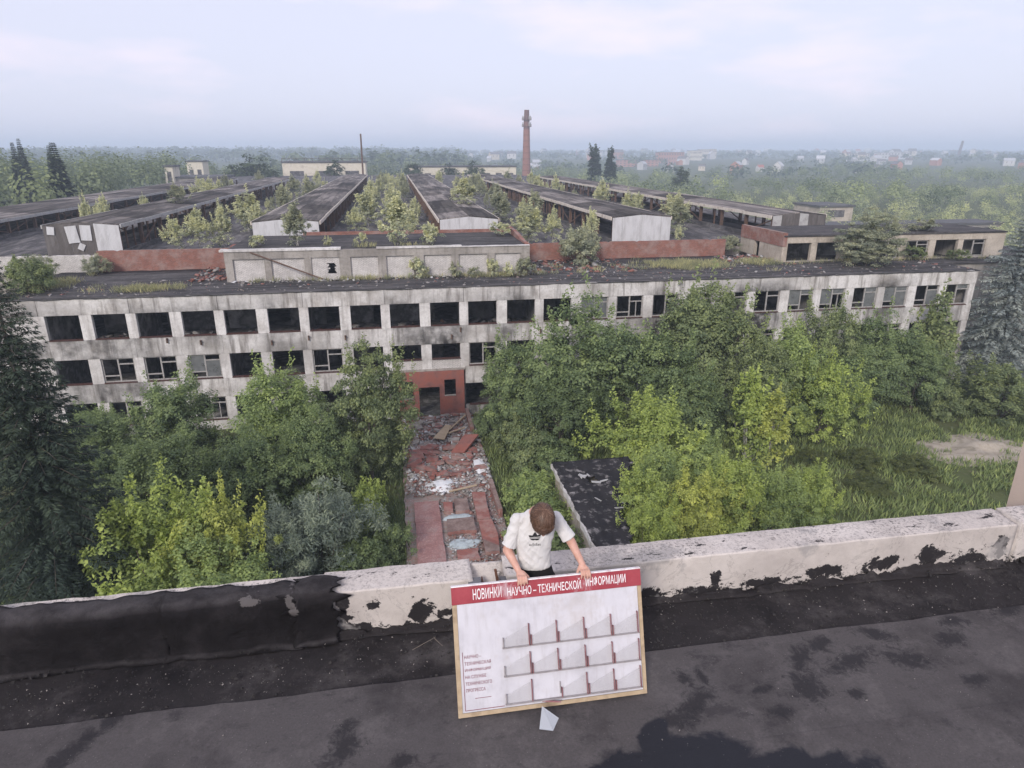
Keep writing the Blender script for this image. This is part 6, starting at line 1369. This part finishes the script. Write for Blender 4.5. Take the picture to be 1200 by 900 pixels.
body.v = [(x, y, z+ROOF) for x, y, z in body.v]
OFF = wloc(per)
body.v = [tuple(Vector(p)-OFF) for p in body.v]
remeshed(body, 'body', MAT['skin'], 0.0057, 2, None, per)
sh = MB()
loft(sh, [(0.932, 4.440, 0.908, 0.122, 0.098), (0.927, 4.436, 0.94, 0.127, 0.101), (0.922, 4.434, 0.985, 0.130, 0.100), (0.922, 4.430, 1.06, 0.134, 0.096), (0.930, 4.428, 1.17, 0.146, 0.092), (0.938, 4.432, 1.265, 0.150, 0.080), (0.940, 4.438, 1.325, 0.118, 0.066), (0.940, 4.440, 1.360, 0.074, 0.056)])
capsule(sh, (0.81, 4.44, 1.300), (1.07, 4.435, 1.300), 0.053, 0.053)
for S_, E_ in ((SL, EL), (SR, ER)):
    S_, E_ = Vector(S_), Vector(E_); d = E_-S_; capsule(sh, S_ + d*0.0, S_ + d*0.55, 0.052, 0.051, 16)
    p0 = S_ + d*0.5; p1 = S_ + d*0.86; sh.tube(p0, p1, 0.052, 0.060, 18)
OFZ = OFF - Vector((0, 0, ROOF))
sh.v = [tuple(Vector(p)-OFZ) for p in sh.v]
sh.v = [(x, y, z-ROOF+ROOF) for x, y, z in sh.v]
def fold(p):
    w = p + OFZ; lowk = max(0.0, min(1.0, (1.12-w.z)/0.25))
    rid = lambda v: 1 - 2.2*abs(mnoise.noise(v))
    d = 0.009*lowk*rid((w.x*5 + 1.3, w.y*5, w.z*15 + 10*w.x)) + 0.006*rid((w.x*12 + w.z*10, w.y*9, w.z*7)) + 0.004*rid((w.x*22 - w.z*13, w.y*14, w.z*12)) - 0.006
    return d
shirt = remeshed(sh, 'shirt', MAT['shirt'], 0.0050, 2, fold, per)
tr = MB(); loft(tr, [(0.955, 4.455, 0.66, 0.148, 0.110), (0.955, 4.45, 0.76, 0.145, 0.106), (0.945, 4.445, 0.84, 0.132, 0.098), (0.936, 4.444, 0.945, 0.116, 0.086)])
for s, hx in ((-1, 0.902), (1, 1.028)):
    capsule(tr, (hx, 4.46, 0.74), (hx+s*0.02, 4.47, 0.42), 0.088, 0.070); capsule(tr, (hx+s*0.02, 4.47, 0.42), (hx+s*0.03, 4.53, 0.13), 0.068, 0.055)
tr.v = [tuple(Vector(p)-OFZ) for p in tr.v]
remeshed(tr, 'trousers', MAT['black'], 0.010, 3, lambda p: 0.004*mnoise.noise(p*14), per)
sn = MB()
for s, hx in ((-1, 0.902), (1, 1.028)): capsule(sn, (hx+s*0.03, 4.555, 0.062), (hx+s*0.042, 4.365, 0.048), 0.046, 0.040); sn.box(hx+s*0.035-0.045, hx+s*0.035+0.045, 4.325, 4.600, 0.022, 0.040)
for i, s in enumerate((-1, 1)):
    one = MB(); h = len(sn.v)//2; one.v = [tuple(Vector(p)-OFZ) for p in sn.v[i*h:(i+1)*h]]; fh = len(sn.f)//2; one.f = [tuple(q_-i*h for q_ in f) for f in sn.f[i*fh:(i+1)*fh]]
    remeshed(one, 'shoe', MAT['black'], 0.008, 2, None, per)
# hair: a full cap with separate locks
hr = MB(); ellipsoid(hr, HC + HM @ Vector((0, 0.012, 0.018)), (0.081, 0.100, 0.107), HM, 24, 16); ellipsoid(hr, HC + HM @ Vector((0, 0.045, -0.035)), (0.078, 0.070, 0.085), HM); ellipsoid(hr, HC + HM @ Vector((0, -0.060, 0.045)), (0.074, 0.052, 0.056), HM)
hr.v = [tuple(Vector(p)-OFZ) for p in hr.v]
hair = remeshed(hr, 'hair', MAT['hair'], 0.0065, 3, lambda p: 0.005*mnoise.noise(p*38) + 0.004*mnoise.noise(Vector((p.x*90, p.y*30, p.z*30))), per)
rr = random.Random(2); lk = MB(); tn = []
MAT['locks'] = tint_mat('hair_locks', [(0.0, (0.045, 0.024, 0.016)), (0.5, (0.115, 0.064, 0.042)), (1.0, (0.24, 0.15, 0.10))], 0.45)
TB = Matrix.Rotation(R(-24), 3, 'X')                 # the whorl sits at the back of the crown
for k in range(3600):
    a = rr.uniform(0, 6.2832); u0 = rr.random()**0.7*1.75
    pts = []; ln = rr.uniform(0.45, 0.95); jit = rr.gauss(0, 0.42); lift = abs(rr.gauss(0, 0.05)); wav = rr.uniform(-0.12, 0.12)
    for j in range(6):
        t = u0 + ln*j/5; aa = a + jit*j/5 + wav*math.sin(j*1.6)
        d = TB @ Vector((math.sin(t)*math.cos(aa), math.sin(t)*math.sin(aa), math.cos(t)))
        rad = Vector((0.086, 0.106, 0.120)); p = Vector((d.x*rad.x, d.y*rad.y + 0.008, d.z*rad.z + 0.006)) * (1.015 + lift*(j/5)**2)
        if d.y < -0.35: p += Vector((0, -0.016, -0.004))*(j/5)          # the fringe falls forward
        if (p.y < -0.04 and p.z < -0.005) or p.z < -0.085 or (abs(p.x) > 0.06 and p.z < -0.04 and p.y < 0.0): break
        pts.append((p, d))
    if len(pts) < 3: continue
    V = []; w = rr.uniform(0.002, 0.0048)
    for j, (p, d) in enumerate(pts):
        tg = (pts[min(j+1, len(pts)-1)][0] - pts[max(j-1, 0)][0]).normalized(); sd = tg.cross(d).normalized()*w*(1-(j/(len(pts)-1))**2*0.9)
        V += [tuple(Vector(HC) + HM @ (p+sd) - OFZ), tuple(Vector(HC) + HM @ (p-sd) - OFZ)]
    lk.add(V, [(2*j, 2*j+1, 2*j+3, 2*j+2) for j in range(len(pts)-1)]); tn += [min(1, max(0, rr.gauss(0.45, 0.22)))]*(len(pts)-1)
o = link('locks', np_mesh('locks', lk.v, lk.f, MAT['locks'], True, tn), hair); o['kind'] = 'stuff'
# black emblem printed on the chest: three leaves over two bars, a line of small print under it
from mathutils.bvhtree import BVHTree
bvh = BVHTree.FromPolygons([v.co[:] for v in shirt.data.vertices], [p.vertices[:] for p in shirt.data.polygons])
def on_shirt(x, z):
    o_ = Vector((x, 3.9, z)) - OFZ; h = bvh.ray_cast(o_, Vector((0, 1, 0)))
    if h[0] is None: return None
    return h[0] + h[1]*0.0022
def leafin(u, w):
    for ang, l, wd in ((0.0, 0.062, 0.020), (0.86, 0.060, 0.018), (-0.86, 0.060, 0.018)):
        c, s = math.cos(ang), math.sin(ang); a = w*c + u*s; b = -w*s + u*c
        if 0 < a < l and abs(b) < wd*math.sin(math.pi*(a/l)**0.8)**0.8: return True
    return False
em = MB(); st = 0.0022; LX, LZ = 0.912, 1.180
def cell(m, u, w, s, cx_, cz):
    ps = [on_shirt(cx_+a, cz+b) for a, b in ((u, w), (u+s, w), (u+s, w+s), (u, w+s))]
    if all(p is not None for p in ps): m.add([tuple(p) for p in ps], [(0, 1, 2, 3)])
for i in range(-28, 28):
    for j in range(-4, 34):
        u, w = i*st, j*st
        if leafin(u+st/2, w+st/2) and not (0.010 < w < 0.0135 or 0.019 < w < 0.0225): cell(em, u, w, st, LX, LZ)
em.build('emblem', MAT['print'], shirt, False, True)
tm = bpy.data.curves.new('t', 'FONT'); tm.body = 'adidas'; tm.size = 1; ob = bpy.data.objects.new('t', tm); col.objects.link(ob); dg = bpy.context.evaluated_depsgraph_get(); dg.update(); me = bpy.data.meshes.new_from_object(ob.evaluated_get(dg)); bpy.data.objects.remove(ob); bpy.data.curves.remove(tm)
xs_ = [v.co.x for v in me.vertices]; zs_ = [v.co.y for v in me.vertices]
for v in me.vertices:
    p = on_shirt(LX - 0.044 + 0.088*(v.co.x-min(xs_))/(max(xs_)-min(xs_)), LZ - 0.050 + 0.024*(v.co.y-min(zs_))/(max(zs_)-min(zs_))); v.co = p if p else v.co
me.materials.clear(); me.materials.append(MAT['print']); me.name = 'print_line'; link('print_line', me, shirt)
